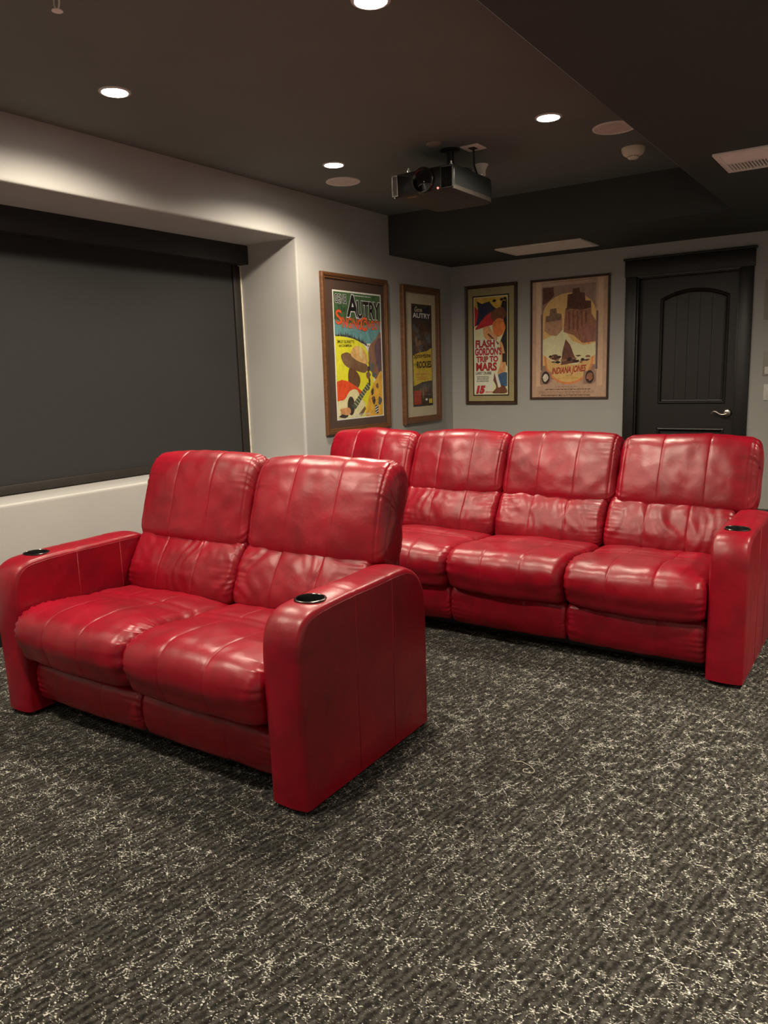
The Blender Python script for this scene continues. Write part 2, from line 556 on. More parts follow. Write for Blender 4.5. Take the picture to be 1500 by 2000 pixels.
YD = 0.052            # face of the slab, set back in the opening
bm = bmesh.new()
outer = [(DX0 + 0.002, 0.008), (DX1 - 0.002, 0.008), (DX1 - 0.002, DZ - 0.012), (DX0 + 0.002, DZ - 0.012)]
panels = [panel_outline(1.965, 2.505, 0.985, 1.855, 0.070), panel_outline(1.965, 2.505, 0.21, 0.785, 0.0)]
loops = []
ov = [bm.verts.new((x, YD, z)) for x, z in outer]
oe = [bm.edges.new((ov[k], ov[(k + 1) % 4])) for k in range(4)]
alle = list(oe)
first = []
for p in panels:
    vs = [bm.verts.new((x, YD, z)) for x, z in p]
    alle += [bm.edges.new((vs[k], vs[(k + 1) % len(vs)])) for k in range(len(vs))]
    first.append(vs)
bmesh.ops.triangle_fill(bm, edges=alle, use_beauty=True, use_dissolve=False)
for p, vs in zip(panels, first):
    prev = vs
    for d, dep in ((0.004, -0.004), (0.012, -0.007), (0.020, -0.003), (0.026, 0.010), (0.034, 0.013)):
        cur = [bm.verts.new((x, YD + dep, z)) for x, z in inset(p, d)]
        for k in range(len(cur)):
            k2 = (k + 1) % len(cur)
            bm.faces.new((prev[k], prev[k2], cur[k2], cur[k]))
        prev = cur
    bm.faces.new(prev)
bk = [bm.verts.new((x, YD + 0.036, z)) for x, z in outer]
bm.faces.new(bk)
for k in range(4):
    bm.faces.new((ov[k], ov[(k + 1) % 4], bk[(k + 1) % 4], bk[k]))
rel(from_bm('door_slab', bm, MDOOR, smooth=False), door)
# plank field inside the arched panel
bm = bmesh.new()
x0, x1, z0, z1, ar = 2.003, 2.467, 1.023, 1.822, 0.066
nP = 5
w_ = (x1 - x0) / 2; RR = (w_ * w_ + ar * ar) / (2 * ar)
def ztop(x): return z1 + ar - RR + math.sqrt(max(0, RR * RR - (x - (x0 + x1) / 2) ** 2))
for k in range(nP):
    a = x0 + (x1 - x0) * k / nP + 0.0015; c = x0 + (x1 - x0) * (k + 1) / nP - 0.0015
    top = [(c + (a - c) * j / 6, ztop(c + (a - c) * j / 6)) for j in range(7)]
    pts = [(a, z0), (c, z0)] + top
    f0 = [bm.verts.new((x, YD + 0.0065, z)) for x, z in pts]
    f1 = [bm.verts.new((x, YD + 0.0128, z)) for x, z in pts]
    bm.faces.new(f0)
    for j in range(len(pts)):
        j2 = (j + 1) % len(pts)
        bm.faces.new((f0[j], f0[j2], f1[j2], f1[j]))
rel(from_bm('plank_panel', bm, MDOOR, smooth=False), door)
bm = bmesh.new()
add_box(bm, 2.02, 2.45, YD + 0.006, YD + 0.0125, 0.262, 0.733, 0.003)
rel(from_bm('lower_panel', bm, MDOOR, angle=35), door)
bm = bmesh.new()
KX, KZ = 2.527, 0.912
add_lathe(bm, [(0, -0.014), (0.02, -0.0135), (0.029, -0.009), (0.033, -0.004), (0.034, 0.0), (0, 0.0)], 36, (KX, YD, KZ), 'Y')
pts = []
for k in range(22):
    s = k / 21
    pts.append((KX - 0.115 * s, YD - 0.05 - 0.006 * math.sin(PI * s), KZ - 0.004 + 0.016 * math.sin(s * 1.9 * PI + 3.4) * (0.3 + s)))
add_tube(bm, [(KX, YD - 0.01, KZ), (KX, YD - 0.03, KZ), (KX, YD - 0.046, KZ)], 0.011, 14)
add_tube(bm, pts, [0.010 - 0.0055 * (k / 21) for k in range(22)], 12)
rel(from_bm('lever_handle', bm, MNICK, angle=50), door)
# casing
bm = bmesh.new()
add_box(bm, 1.690, DX0, -0.020, 0.0, 0, 2.046, 0.003)
rel(from_bm('casing_side', bm, MTRIMD, angle=35), door)
bm = bmesh.new()
add_box(bm, DX1, 2.682, -0.020, 0.0, 0, 2.046, 0.003)
rel(from_bm('casing_side', bm, MTRIMD, angle=35), door)
bm = bmesh.new()
add_box(bm, 1.683, 2.689, -0.024, 0.0, 2.046, 2.180, 0.003)
add_box(bm, 1.672, 2.700, -0.040, 0.0, 2.180, 2.196, 0.003)
rel(from_bm('casing_head', bm, MTRIMD, angle=35), door)
bm = bmesh.new()
add_box(bm, DX0 - 0.0005, DX0 + 0.014, -0.004, 0.050, 0, DZ, 0.002)
add_box(bm, DX1 - 0.014, DX1 + 0.0005, -0.004, 0.050, 0, DZ, 0.002)
add_box(bm, DX0, DX1, -0.004, 0.050, DZ - 0.014, DZ + 0.0005, 0.002)
rel(from_bm('jamb', bm, MTRIMD, angle=35), door)

# ------------------------------------------------------------------ upholstery
def pillow(name, prof, x0, x1, parent, r=0.045, crown=0.016, seams=(1 / 3, 2 / 3), rows=120, seed=0,
           lump=0.006, lumpf=7.0, pucker=0.006, puck_len=0.045, cross=(), vwrinkle=0.0, mat=None, fold=None, gusset=0.0):
    """Stuffed leather cushion: a closed side profile (y, z) carried across x, rounded ends, seams, puckers."""
    pts, L = catmull(prof, rows)
    c = sum(pts, Vector((0, 0))) / rows
    area = sum(pts[i].x * pts[(i + 1) % rows].y - pts[(i + 1) % rows].x * pts[i].y for i in range(rows))
    sgn = 1 if area > 0 else -1
    nrm = []
    for i in range(rows):
        t = (pts[(i + 1) % rows] - pts[i - 1]).normalized()
        nrm.append(Vector((t.y, -t.x)) * sgn)
    xs = set()
    w = x1 - x0
    for k in range(13):
        e = r * (1 - math.cos(PI / 2 * k / 12))
        xs.add(round(x0 + e, 5)); xs.add(round(x1 - e, 5))
    k = x0 + r
    while k < x1 - r:
        xs.add(round(k, 5)); k += 0.0115
    for s in seams:
        for d in (-0.012, -0.006, -0.003, 0, 0.003, 0.006, 0.012):
            xs.add(round(x0 + s * w + d, 5))
    if gusset:
        for d in (-0.007, -0.0035, 0, 0.0035, 0.007):
            xs.add(round(x0 + gusset + d, 5)); xs.add(round(x1 - gusset + d, 5))
    xs = sorted(xs)
    off = Vector((seed * 3.71, seed * 1.93, seed * 7.11))
    bm = bmesh.new()
    rings = []
    for x in xs:
        e = min(x - x0, x1 - x)
        left = (x - x0) < (x1 - x)
        ins = r - math.sqrt(max(0.0, r * r - (r - e) ** 2)) if e < r else 0.0
        t = (x - x0) / w
        cr = crown * (1 - (2 * t - 1) ** 2)
        sg = 0.0
        for s in seams:
            d = abs(x - (x0 + s * w))
            sg -= 0.0020 * math.exp(-(d / 0.0040) ** 2) + 0.0012 * math.exp(-(d / 0.020) ** 2)
        if gusset:
            sg -= 0.0032 * math.exp(-((e - gusset) / 0.0045) ** 2)
        ring = []
        for i in range(rows):
            p = pts[i]; n = nrm[i]; s = L * i / rows
            rad = p - c
            d = cr + sg
            P3 = Vector((x, p.x, p.y))
            d += lump * noise.noise(P3 * lumpf + off)
            d += lump * 0.35 * noise.noise(P3 * lumpf * 3.1 + off)
            if vwrinkle:
                d += vwrinkle * noise.noise(Vector((x * 26 + 4 * noise.noise(P3 * 5 + off), s * 5.0, seed)))
            # gathered folds at the side seams
            am = 0.5 + noise.noise(Vector((s * 7, seed * 2.3, 3.0 if left else 9.0)))
            if fold is not None: am = (am + 0.15) * fold(p.x, p.y)
            if am > 0:
                ph = 2 * PI * s / 0.027 + 7.0 * noise.noise(Vector((s * 14, seed * 1.7, 1.0 if left else 5.0)))
                d += pucker * min(1.0, am * 1.4) * math.exp(-max(0.0, e - 0.01) / puck_len) * math.sin(ph + 9.0 * e)
            for cs in cross:
                dd = abs(s / L - cs) * L
                d -= 0.005 * math.exp(-(dd / 0.006) ** 2) + 0.004 * math.exp(-(dd / 0.025) ** 2)
            q = p + n * d
            if ins > 0:
                q = q - rad.normalized() * min(ins, rad.length * 0.6)
            ring.append(bm.verts.new((x, q.x, q.y)))
        rings.append(ring)
    for a, b2 in zip(rings[:-1], rings[1:]):
        for i in range(rows):
            i2 = (i + 1) % rows
            bm.faces.new((a[i], a[i2], b2[i2], b2[i]))
    for ring, sx in ((rings[0], -1), (rings[-1], 1)):
        prev = ring
        x = ring[0].co.x
        for f, bulge in ((0.93, 0.0035), (0.75, 0.007), (0.45, 0.009)):
            cur = [bm.verts.new((x + sx * bulge, c.x + (v.co.y - c.x) * f, c.y + (v.co.z - c.y) * f)) for v in ring]
            for i in range(rows):
                i2 = (i + 1) % rows
                bm.faces.new((prev[i], prev[i2], cur[i2], cur[i]))
            prev = cur
        bm.faces.new(prev)
    return from_bm(name, bm, mat or ML, parent)

def arm(parent, x0, x1, H=0.632, D=0.73, cup_y=0.150, inner_sign=1):
    """Padded track arm: profile in (y, z) wrapped over the top, crowned strip, flat side panels, cup hole."""
    base = [(0.006, 0.018), (0.002, 0.20), (-0.003, 0.40), (-0.003, 0.50), (0.004, 0.555), (0.026, 0.597), (0.065, 0.620),
            (0.12, H - 0.004), (0.20, H), (0.29, H + 0.002), (0.40, H + 0.001), (0.55, H + 0.003), (0.62, H - 0.004), (0.675, H - 0.035),
            (0.712, H - 0.085), (D - 0.004, 0.50), (D, 0.40), (D, 0.20), (D, 0.018)]
    N = 150
    pts, L = catmull(base, N, closed=False)
    nrm = []
    for i in range(N):
        t = (pts[min(i + 1, N - 1)] - pts[max(0, i - 1)]).normalized()
        nrm.append(Vector((-t.y, t.x)))
    w = x1 - x0; cx = (x0 + x1) / 2; re = 0.014
    cols = []
    for k in range(6):
        a = PI / 2 * k / 5
        cols.append((x0 + re * (1 - math.sin(a)), -re * (1 - math.cos(a))))
    cols = cols[::-1]   # from the side plane up to the strip
    cols = [(x0 + re * (1 - math.cos(PI / 2 * k / 5)), -re * (1 - math.sin(PI / 2 * k / 5))) for k in range(6)]
    for k in range(1, 10):
        cols.append((x0 + re + (w - 2 * re) * k / 10, 0.0))
    cols += [(x1 - re * (1 - math.cos(PI / 2 * k / 5)), -re * (1 - math.sin(PI / 2 * k / 5))) for k in range(5, -1, -1)]
    bm = bmesh.new()
    rows = []
    sx_ = Vector((7.0 * x0, 1.0, 2.0))
    for i in range(N):
        p, n = pts[i], nrm[i]
        row = []
        seam = 0.0
        for sy in (0.285, 0.500):
            if p.y > 0.55:
                seam -= 0.0030 * math.exp(-((p.x - sy) / 0.005) ** 2)
        taper = 0.010 * max(0.0, min(1.0, (0.5 - p.y) / 0.5)) if p.x < 0.1 else 0.0
        for x, d in cols:
            u = (x - cx) / (w / 2)
            dd = d + 0.010 * (1 - u * u) + seam + 0.0015 * noise.noise(Vector((x * 9, p.x * 9, p.y * 9)) + sx_)
            q = p + n * dd
            row.append(bm.verts.new((x, q.x, q.y)))
        rows.append(row)
    for a, b2 in zip(rows[:-1], rows[1:]):
        for k in range(len(cols) - 1):
            bm.faces.new((a[k], a[k + 1], b2[k + 1], b2[k]))
    # side panels, tiny welt along the edge
    for k in (0, len(cols) - 1):
        f = bm.faces.new([r[k] for r in rows])
    bm.faces.new(rows[0][::1] + rows[-1][::-1])
    o = from_bm('arm', bm, [ML, MSEAM], parent, angle=50)
    # real hole for the cup holder
    cb = bmesh.new()
    cyc = (cx, cup_y)
    add_lathe(cb, [(0, -0.10), (0.0445, -0.10), (0.0445, 0.06), (0, 0.06)], 48, (cx, cup_y, H))
    cut = from_bm('cup_cutter', cb, MCUP)
    cut.parent = parent
    md = o.modifiers.new('hole', 'BOOLEAN'); md.operation = 'DIFFERENCE'; md.object = cut; md.solver = 'EXACT'
    bpy.context.view_layer.update()
    dg = bpy.context.evaluated_depsgraph_get()
    me = bpy.data.meshes.new_from_object(o.evaluated_get(dg))
    o.modifiers.clear(); o.data = me
    bpy.data.objects.remove(cut)
    # seams stitched on the side panels and along both edges
    sb = bmesh.new()
    for xe, sgn in ((x0, -1), (x1, 1)):
        line = [(xe + sgn * -0.0012, pts[i].x - nrm[i].x * 0.0135, pts[i].y - nrm[i].y * 0.0135) for i in range(2, N - 2)]
        add_tube(sb, line, 0.0021, 6)
        add_tube(sb, [(xe, 0.285, 0.03), (xe, 0.285, H - 0.013)], 0.0011, 6)
        add_tube(sb, [(xe, 0.500, 0.03), (xe, 0.500, H - 0.012)], 0.0011, 6)
    sm = from_bm('welt', sb, ML)
    sm.parent = o
    # cup holder: chrome rim and black well
    cz = H + 0.0075
    cb = bmesh.new()
    add_lathe(cb, [(0.0435, -0.012), (0.0435, 0.0002), (0.0450, 0.0018), (0.0485, 0.0016), (0.0505, 0.0), (0.0505, -0.006), (0.0445, -0.008)], 56, (cx, cup_y, cz), mi=0)
    add_lathe(cb, [(0.0435, 0.001), (0.0425, -0.003), (0.0415, -0.075), (0.036, -0.085), (0, -0.085)], 56, (cx, cup_y, cz), mi=1)
    ch = from_bm('cup_holder', cb, [MRIM, MCUP], angle=40)
    ch.parent = o
    # feet
    for yy in (0.04, D - 0.10):
        fb = bmesh.new()
        add_box(fb, cx - 0.05, cx + 0.05, yy, yy + 0.06, 0.0, 0.022, 0.003)
        ft = from_bm('foot', fb, MBLK, angle=35)
        ft.parent = o
    return o

SEAT = [(-0.022, 0.300), (-0.040, 0.350), (-0.030, 0.405), (0.010, 0.440), (0.080, 0.455), (0.180, 0.452), (0.262, 0.442), (0.290, 0.437),
        (0.330, 0.441), (0.430, 0.434), (0.540, 0.418), (0.575, 0.385), (0.560, 0.320), (0.40, 0.270), (0.20, 0.255), (0.060, 0.250), (-0.005, 0.262)]
LUMB = [(0.545, 0.400), (0.512, 0.430), (0.520, 0.500), (0.560, 0.580), (0.608, 0.640), (0.660, 0.668), (0.72, 0.650), (0.74, 0.560), (0.70, 0.43), (0.62, 0.385)]
BACK = [(0.655, 0.600), (0.615, 0.640), (0.625, 0.720), (0.655, 0.820), (0.690, 0.905), (0.725, 0.960), (0.775, 0.982), (0.825, 0.960),
        (0.840, 0.900), (0.825, 0.800), (0.795, 0.690), (0.760, 0.610), (0.715, 0.588)]
FOOT = [(0.030, 0.070), (0.012, 0.110), (0.006, 0.170), (0.012, 0.225), (0.030, 0.248), (0.060, 0.245), (0.075, 0.200), (0.080, 0.120), (0.065, 0.070)]

def shift(prof, dy=0.0, dz=0.0, zk=1.0, z0=0.6):
    return [(y + dy, z0 + (z - z0) * zk + dz) for y, z in prof]

def recliner(name, label, cat, loc, rz, width, aw, seats, backs, back_zk=1.0, seed0=1, foot_dy=0.02, foot_zk=1.0):
    root = thing(name, label, cat, loc, rz)
    arm(root, -aw, 0.0)
    arm(root, -width, -width + aw)
    for k, (a, b2) in enumerate(seats):
        sd = seed0 + k
        pillow('seat_cushion', SEAT, a + 0.001, b2 - 0.001, root, r=0.048, crown=0.014, seed=sd, cross=(0.352,), lump=0.008, lumpf=5.5, pucker=0.0058, puck_len=0.036, fold=lambda y, z: max(0.0, min(1.0, (0.26 - y) / 0.08)) if z > 0.3 else 0.0)
        pillow('footrest', shift(FOOT, foot_dy, 0, foot_zk, 0.07), a + 0.004, b2 - 0.004, root, r=0.02, crown=0.006, seed=sd + 20, lump=0.005, pucker=0.002, seams=(2 / 3,), rows=80)
    for k, (a, b2) in enumerate(backs):
        sd = seed0 + 40 + k
        pillow('backrest_cushion', shift(BACK, 0, 0, back_zk), a + 0.001, b2 - 0.001, root, r=0.050, crown=0.020, seed=sd, lump=0.009, lumpf=5.0, pucker=0.0042, puck_len=0.034, gusset=0.030,
               fold=lambda y, z: 1.0 if z > 0.86 else (0.55 if z < 0.68 else 0.12))
        m = max(a, seats[k][0]); n = min(b2, seats[k][1])
        pillow('lumbar_cushion', LUMB, seats[k][0] + 0.002, seats[k][1] - 0.002, root, r=0.035, crown=0.010, seed=sd + 30, lump=0.006, lumpf=9.0, pucker=0.0035, vwrinkle=0.0045)
    bm = bmesh.new()
    add_box(bm, -width + aw + 0.004, -aw - 0.004, 0.10, 0.70, 0.03, 0.25, 0.006)
    from_bm('base', bm, MBLK, root, angle=35)
    bm = bmesh.new()
    vs = []
    for (y, z) in ((0.72, 0.05), (0.745, 0.05), (0.845, 0.93 if back_zk == 1 else 0.90), (0.82, 0.93 if back_zk == 1 else 0.90)):
        vs.append((y, z))
    A = [bm.verts.new((-width + aw + 0.01, y, z)) for y, z in vs]
    B = [bm.verts.new((-aw - 0.01, y, z)) for y, z in vs]
    bm.faces.new(A); bm.faces.new(B[::-1])
    for i in range(4):
        bm.faces.new((A[i], A[(i + 1) % 4], B[(i + 1) % 4], B[i]))
    bmesh.ops.bevel(bm, geom=bm.edges[:], offset=0.008, segments=3, profile=0.5, affect='EDGES')
    from_bm('back_panel', bm, ML, root, angle=40)
    return root

love = recliner('loveseat', 'two-seat red leather recliner loveseat with a cup holder in each arm, in front', 'loveseat',
                (2.3465, -5.1695, 0), 0.0173, 1.558, 0.145,
                seats=[(-0.779, -0.149), (-1.409, -0.779)], backs=[(-0.780, -0.118), (-1.425, -0.780)], seed0=1, foot_dy=0.03, foot_zk=0.84)
sofa = recliner('sofa', 'four-seat red leather recliner sofa standing near the back wall', 'sofa',
                (3.274, -3.5334, 0), 0.0, 2.73, 0.145,
                seats=[(-0.759, -0.149), (-1.366, -0.759), (-1.973, -1.366), (-2.581, -1.973)],
                backs=[(-0.735, -0.080), (-1.365, -0.735), (-1.975, -1.365), (-2.610, -1.975)], back_zk=0.93, seed0=7)

# ------------------------------------------------------------------ framed posters
def colour(name, col, rough=0.7, var=0.22, nscale=14.0):
    """Printed ink with soft brushy variation."""
    t = NT(name)
    v = t.coord(scale=(1.0, 0.55, 1.0), rot=(0, 0, 0.5))
    n1 = t.noise(v, nscale * 1.6, 6, 0.68, 1.0)
    lo = tuple(c * (1 - 1.5 * var) for c in col); hi = tuple(min(1, c * (1 + 1.1 * var)) for c in col)
    r = t.ramp(n1, 'Fac', [(0.32, lo), (0.5, col), (0.68, hi)])
    t.l(r, 'Color', t.b, 'Base Color')
    t.b.inputs['Roughness'].default_value = rough
    t.b.inputs['Specular IOR Level'].default_value = 0.25
    return t.m

class Art:
    """Flat printed shapes, each a paper-thin layer, collected into one print mesh; u to the right, v downwards, both 0..1."""
    def __init__(self, w, h):
        self.w, self.h = w, h
        self.bm = bmesh.new(); self.tb = self.bm
        self.mats = []; self.tmats = self.mats
        self.z = 0.0004
    def mi(self, m, text=False):
        L = self.tmats if text else self.mats
        if m not in L: L.append(m)
        return L.index(m)
    def P(self, u, v): return (self.w * (u - 0.5), self.h * (0.5 - v))
    def poly(self, pts, m):
        self.z += 0.00002
        vs = [self.bm.verts.new((*self.P(u, v), self.z)) for u, v in pts]
        es = [self.bm.edges.new((vs[i], vs[(i + 1) % len(vs)])) for i in range(len(vs))]
        r = bmesh.ops.triangle_fill(self.bm, edges=es, use_beauty=True, use_dissolve=False, normal=(0, 0, 1))
        for f in r['geom']:
            if isinstance(f, bmesh.types.BMFace): f.material_index = self.mi(m)
    def curve(self, pts, m, n=60):
        c, _ = catmull(pts, n)
        self.poly([(min(0.981, max(0.019, p.x)), min(0.991, max(0.009, p.y))) for p in c], m)
    def rect(self, u0, v0, u1, v1, m): self.poly([(u0, v0), (u1, v0), (u1, v1), (u0, v1)], m)
    def ell(self, u, v, ru, rv, m, rot=0.0, n=40):
        asp = self.w / self.h
        pts = []
        for k in range(n):
            a = 2 * PI * k / n
            x, y = ru * math.cos(a), rv * math.sin(a) / asp
            pts.append((u + x * math.cos(rot) - y * math.sin(rot), v + (x * math.sin(rot) + y * math.cos(rot)) * asp))
        self.poly(pts, m)
    def rough(self, u0, v0, u1, v1, m, seed, n=7, k=0.35):
        """An irregular painted dab filling a box."""
        rnd = random.Random(seed)
        pts = []
        for i in range(n * 2):
            a = 2 * PI * i / (n * 2)
            q = 1 - k * rnd.random()
            pts.append(((u0 + u1) / 2 + (u1 - u0) / 2 * q * math.cos(a), (v0 + v1) / 2 + (v1 - v0) / 2 * q * math.sin(a)))
        self.curve(pts, m, 50)
    def text(self, s, u0, v0, u1, v1, m, bold=0.0, shear=0.0, outline=None, ow=0.03, bend=0.0, rise=0.0):
        for mm, off in ((outline, bold + ow), (m, bold)):
            if mm is None: continue
            self.z += 0.00002
            cu = bpy.data.curves.new('lettering', 'FONT')
            cu.body = s; cu.offset = off; cu.shear = shear; cu.resolution_u = 3
            ob = bpy.data.objects.new('lettering', cu)
            me = bpy.data.meshes.new_from_object(ob)
            bpy.data.objects.remove(ob); bpy.data.curves.remove(cu)
            if not me.vertices: continue
            if mm is outline or outline is None or not hasattr(self, '_bb') or True:
                xs = [v.co.x for v in me.vertices]; ys = [v.co.y for v in me.vertices]
                bx0, bx1, by0, by1 = min(xs), max(xs), min(ys), max(ys)
            if mm is m and outline is not None:
                bx0 -= ow; bx1 += ow; by0 -= ow; by1 += ow
            vs = []
            for v in me.vertices:
                tx = (v.co.x - bx0) / (bx1 - bx0); ty = (v.co.y - by0) / (by1 - by0)
                u = u0 + (u1 - u0) * tx
                vv = v1 + (v0 - v1) * ty + bend * (4 * tx * (1 - tx)) + rise * tx
                vs.append(self.tb.verts.new((*self.P(u, vv), self.z)))
            k = self.mi(mm, True)
            for p in me.polygons:
                try:
                    f = self.tb.faces.new([vs[i] for i in p.vertices]); f.material_index = k
                except ValueError:
                    pass
            bpy.data.meshes.remove(me)
    def fine(self, u0, v0, u1, v1, m, seed, lines=1):
        """Fine print too small to read: rows of short dashes."""
        rnd = random.Random(seed)
        hgt = (v1 - v0) / lines
        for l in range(lines):
            a = v0 + l * hgt + hgt * 0.22; b2 = a + hgt * 0.5
            u = u0
            self.z += 0.00002
            while u < u1:
                wd = 0.012 + 0.035 * rnd.random()
                e = min(u1, u + wd)
                vs = [self.tb.verts.new((*self.P(p, q), self.z)) for p, q in ((u, b2), (e, b2), (e, a), (u, a))]
                f = self.tb.faces.new(vs); f.material_index = self.mi(m, True)
                u += wd + 0.010

def flat_out(name, bm, mats, parent):
    me = bpy.data.meshes.new(name)
    for f in bm.faces:
        if f.normal.z < 0: f.normal_flip()
    bm.normal_update()
    for f in bm.faces:
        if f.normal.z < 0: f.normal_flip()
    bm.to_mesh(me); bm.free()
    for m in mats: me.materials.append(m)
    o = bpy.data.objects.new(name, me)
    return link(o, parent)

def frame_mesh(bm, w, h, fw, fd):
    """Mitred moulding with a stepped section; section: (distance in from the outer edge, height)."""
    sec = [(0, 0), (0, fd * 0.75), (fw * 0.10, fd * 0.95), (fw * 0.28, fd), (fw * 0.55, fd * 0.90), (fw * 0.70, fd * 0.66), (fw * 0.86, fd * 0.70), (fw, fd * 0.52), (fw, 0.002)]
    rings = []
    for d, z in sec:
        x, y = w / 2 - d, h / 2 - d
        rings.append([bm.verts.new(p) for p in ((-x, -y, z), (x, -y, z), (x, y, z), (-x, y, z))])
    for a, b2 in zip(rings[:-1], rings[1:]):
        for k in range(4):
            bm.faces.new((a[k], a[(k + 1) % 4], b2[(k + 1) % 4], b2[k]))
    bm.faces.new(rings[-1])

def poster(label, wall, c0, c1, z0, z1, fw, fd, fmat, mmat, pb, draw, inner=None):
    """pb: print box inside the frame (left, top, right, bottom as fractions of the outer frame)."""
    w, h = c1 - c0, z1 - z0
    root = thing('framed_poster', label, 'framed poster', group=None)
    if wall == 'left':
        m = Matrix(((0, 0, 1), (1, 0, 0), (0, 1, 0))).to_4x4()
        m.translation = Vector((0.0, (c0 + c1) / 2, (z0 + z1) / 2))
    else:
        m = Matrix(((1, 0, 0), (0, 0, -1), (0, 1, 0))).to_4x4()
        m.translation = Vector(((c0 + c1) / 2, 0.0, (z0 + z1) / 2))
    root.matrix_world = m
    bm = bmesh.new()
    frame_mesh(bm, w, h, fw, fd)
    from_bm('frame', bm, fmat, root, angle=20)
    zb = fd * 0.30
    if mmat is not None:
        bm = bmesh.new()
        add_box(bm, -w / 2 + fw * 0.9, w / 2 - fw * 0.9, -h / 2 + fw * 0.9, h / 2 - fw * 0.9, 0.003, zb)
        from_bm('mat_board', bm, mmat, root, smooth=False)
    pw, ph = (pb[2] - pb[0]) * w, (pb[3] - pb[1]) * h
    pc = (w * ((pb[0] + pb[2]) / 2 - 0.5), h * (0.5 - (pb[1] + pb[3]) / 2))
    if inner is not None:
        bm = bmesh.new()
        add_box(bm, pc[0] - pw / 2 - inner[1], pc[0] + pw / 2 + inner[1], pc[1] - ph / 2 - inner[1], pc[1] + ph / 2 + inner[1], zb - 0.001, zb + 0.0008)
        from_bm('inner_mat', bm, inner[0], root, smooth=False)
        zb += 0.0008
    art = Art(pw, ph)
    draw(art)
    p = flat_out('poster_print', art.bm, art.mats, root)
    p.location = (pc[0], pc[1], zb)
    bm = bmesh.new()
    zg = zb + art.z + 0.0015
    add_box(bm, -w / 2 + fw * 0.92, w / 2 - fw * 0.92, -h / 2 + fw * 0.92, h / 2 - fw * 0.92, zg, zg + 0.002)
    from_bm('glazing', bm, MGLASS, root, smooth=False)
    return root

K = {}
def col(name, r, g, b2, var=0.22, ns=14.0):
    """sRGB 0-255 to a procedural ink material."""
    if name not in K:
        lin = []
        for c in (r, g, b2):
            c /= 255
            lin.append(c / 12.92 if c <= 0.04045 else ((c + 0.055) / 1.055) ** 2.4)
        K[name] = colour('ink_' + name, tuple(min(0.85, c * 1.35 + 0.004) for c in lin), var=var, nscale=ns)
    return K[name]

PAPER = col('cream_paper', 232, 224, 200, 0.04)
INK = col('black', 24, 22, 22, 0.1)
WHT = col('white', 238, 232, 215, 0.03)

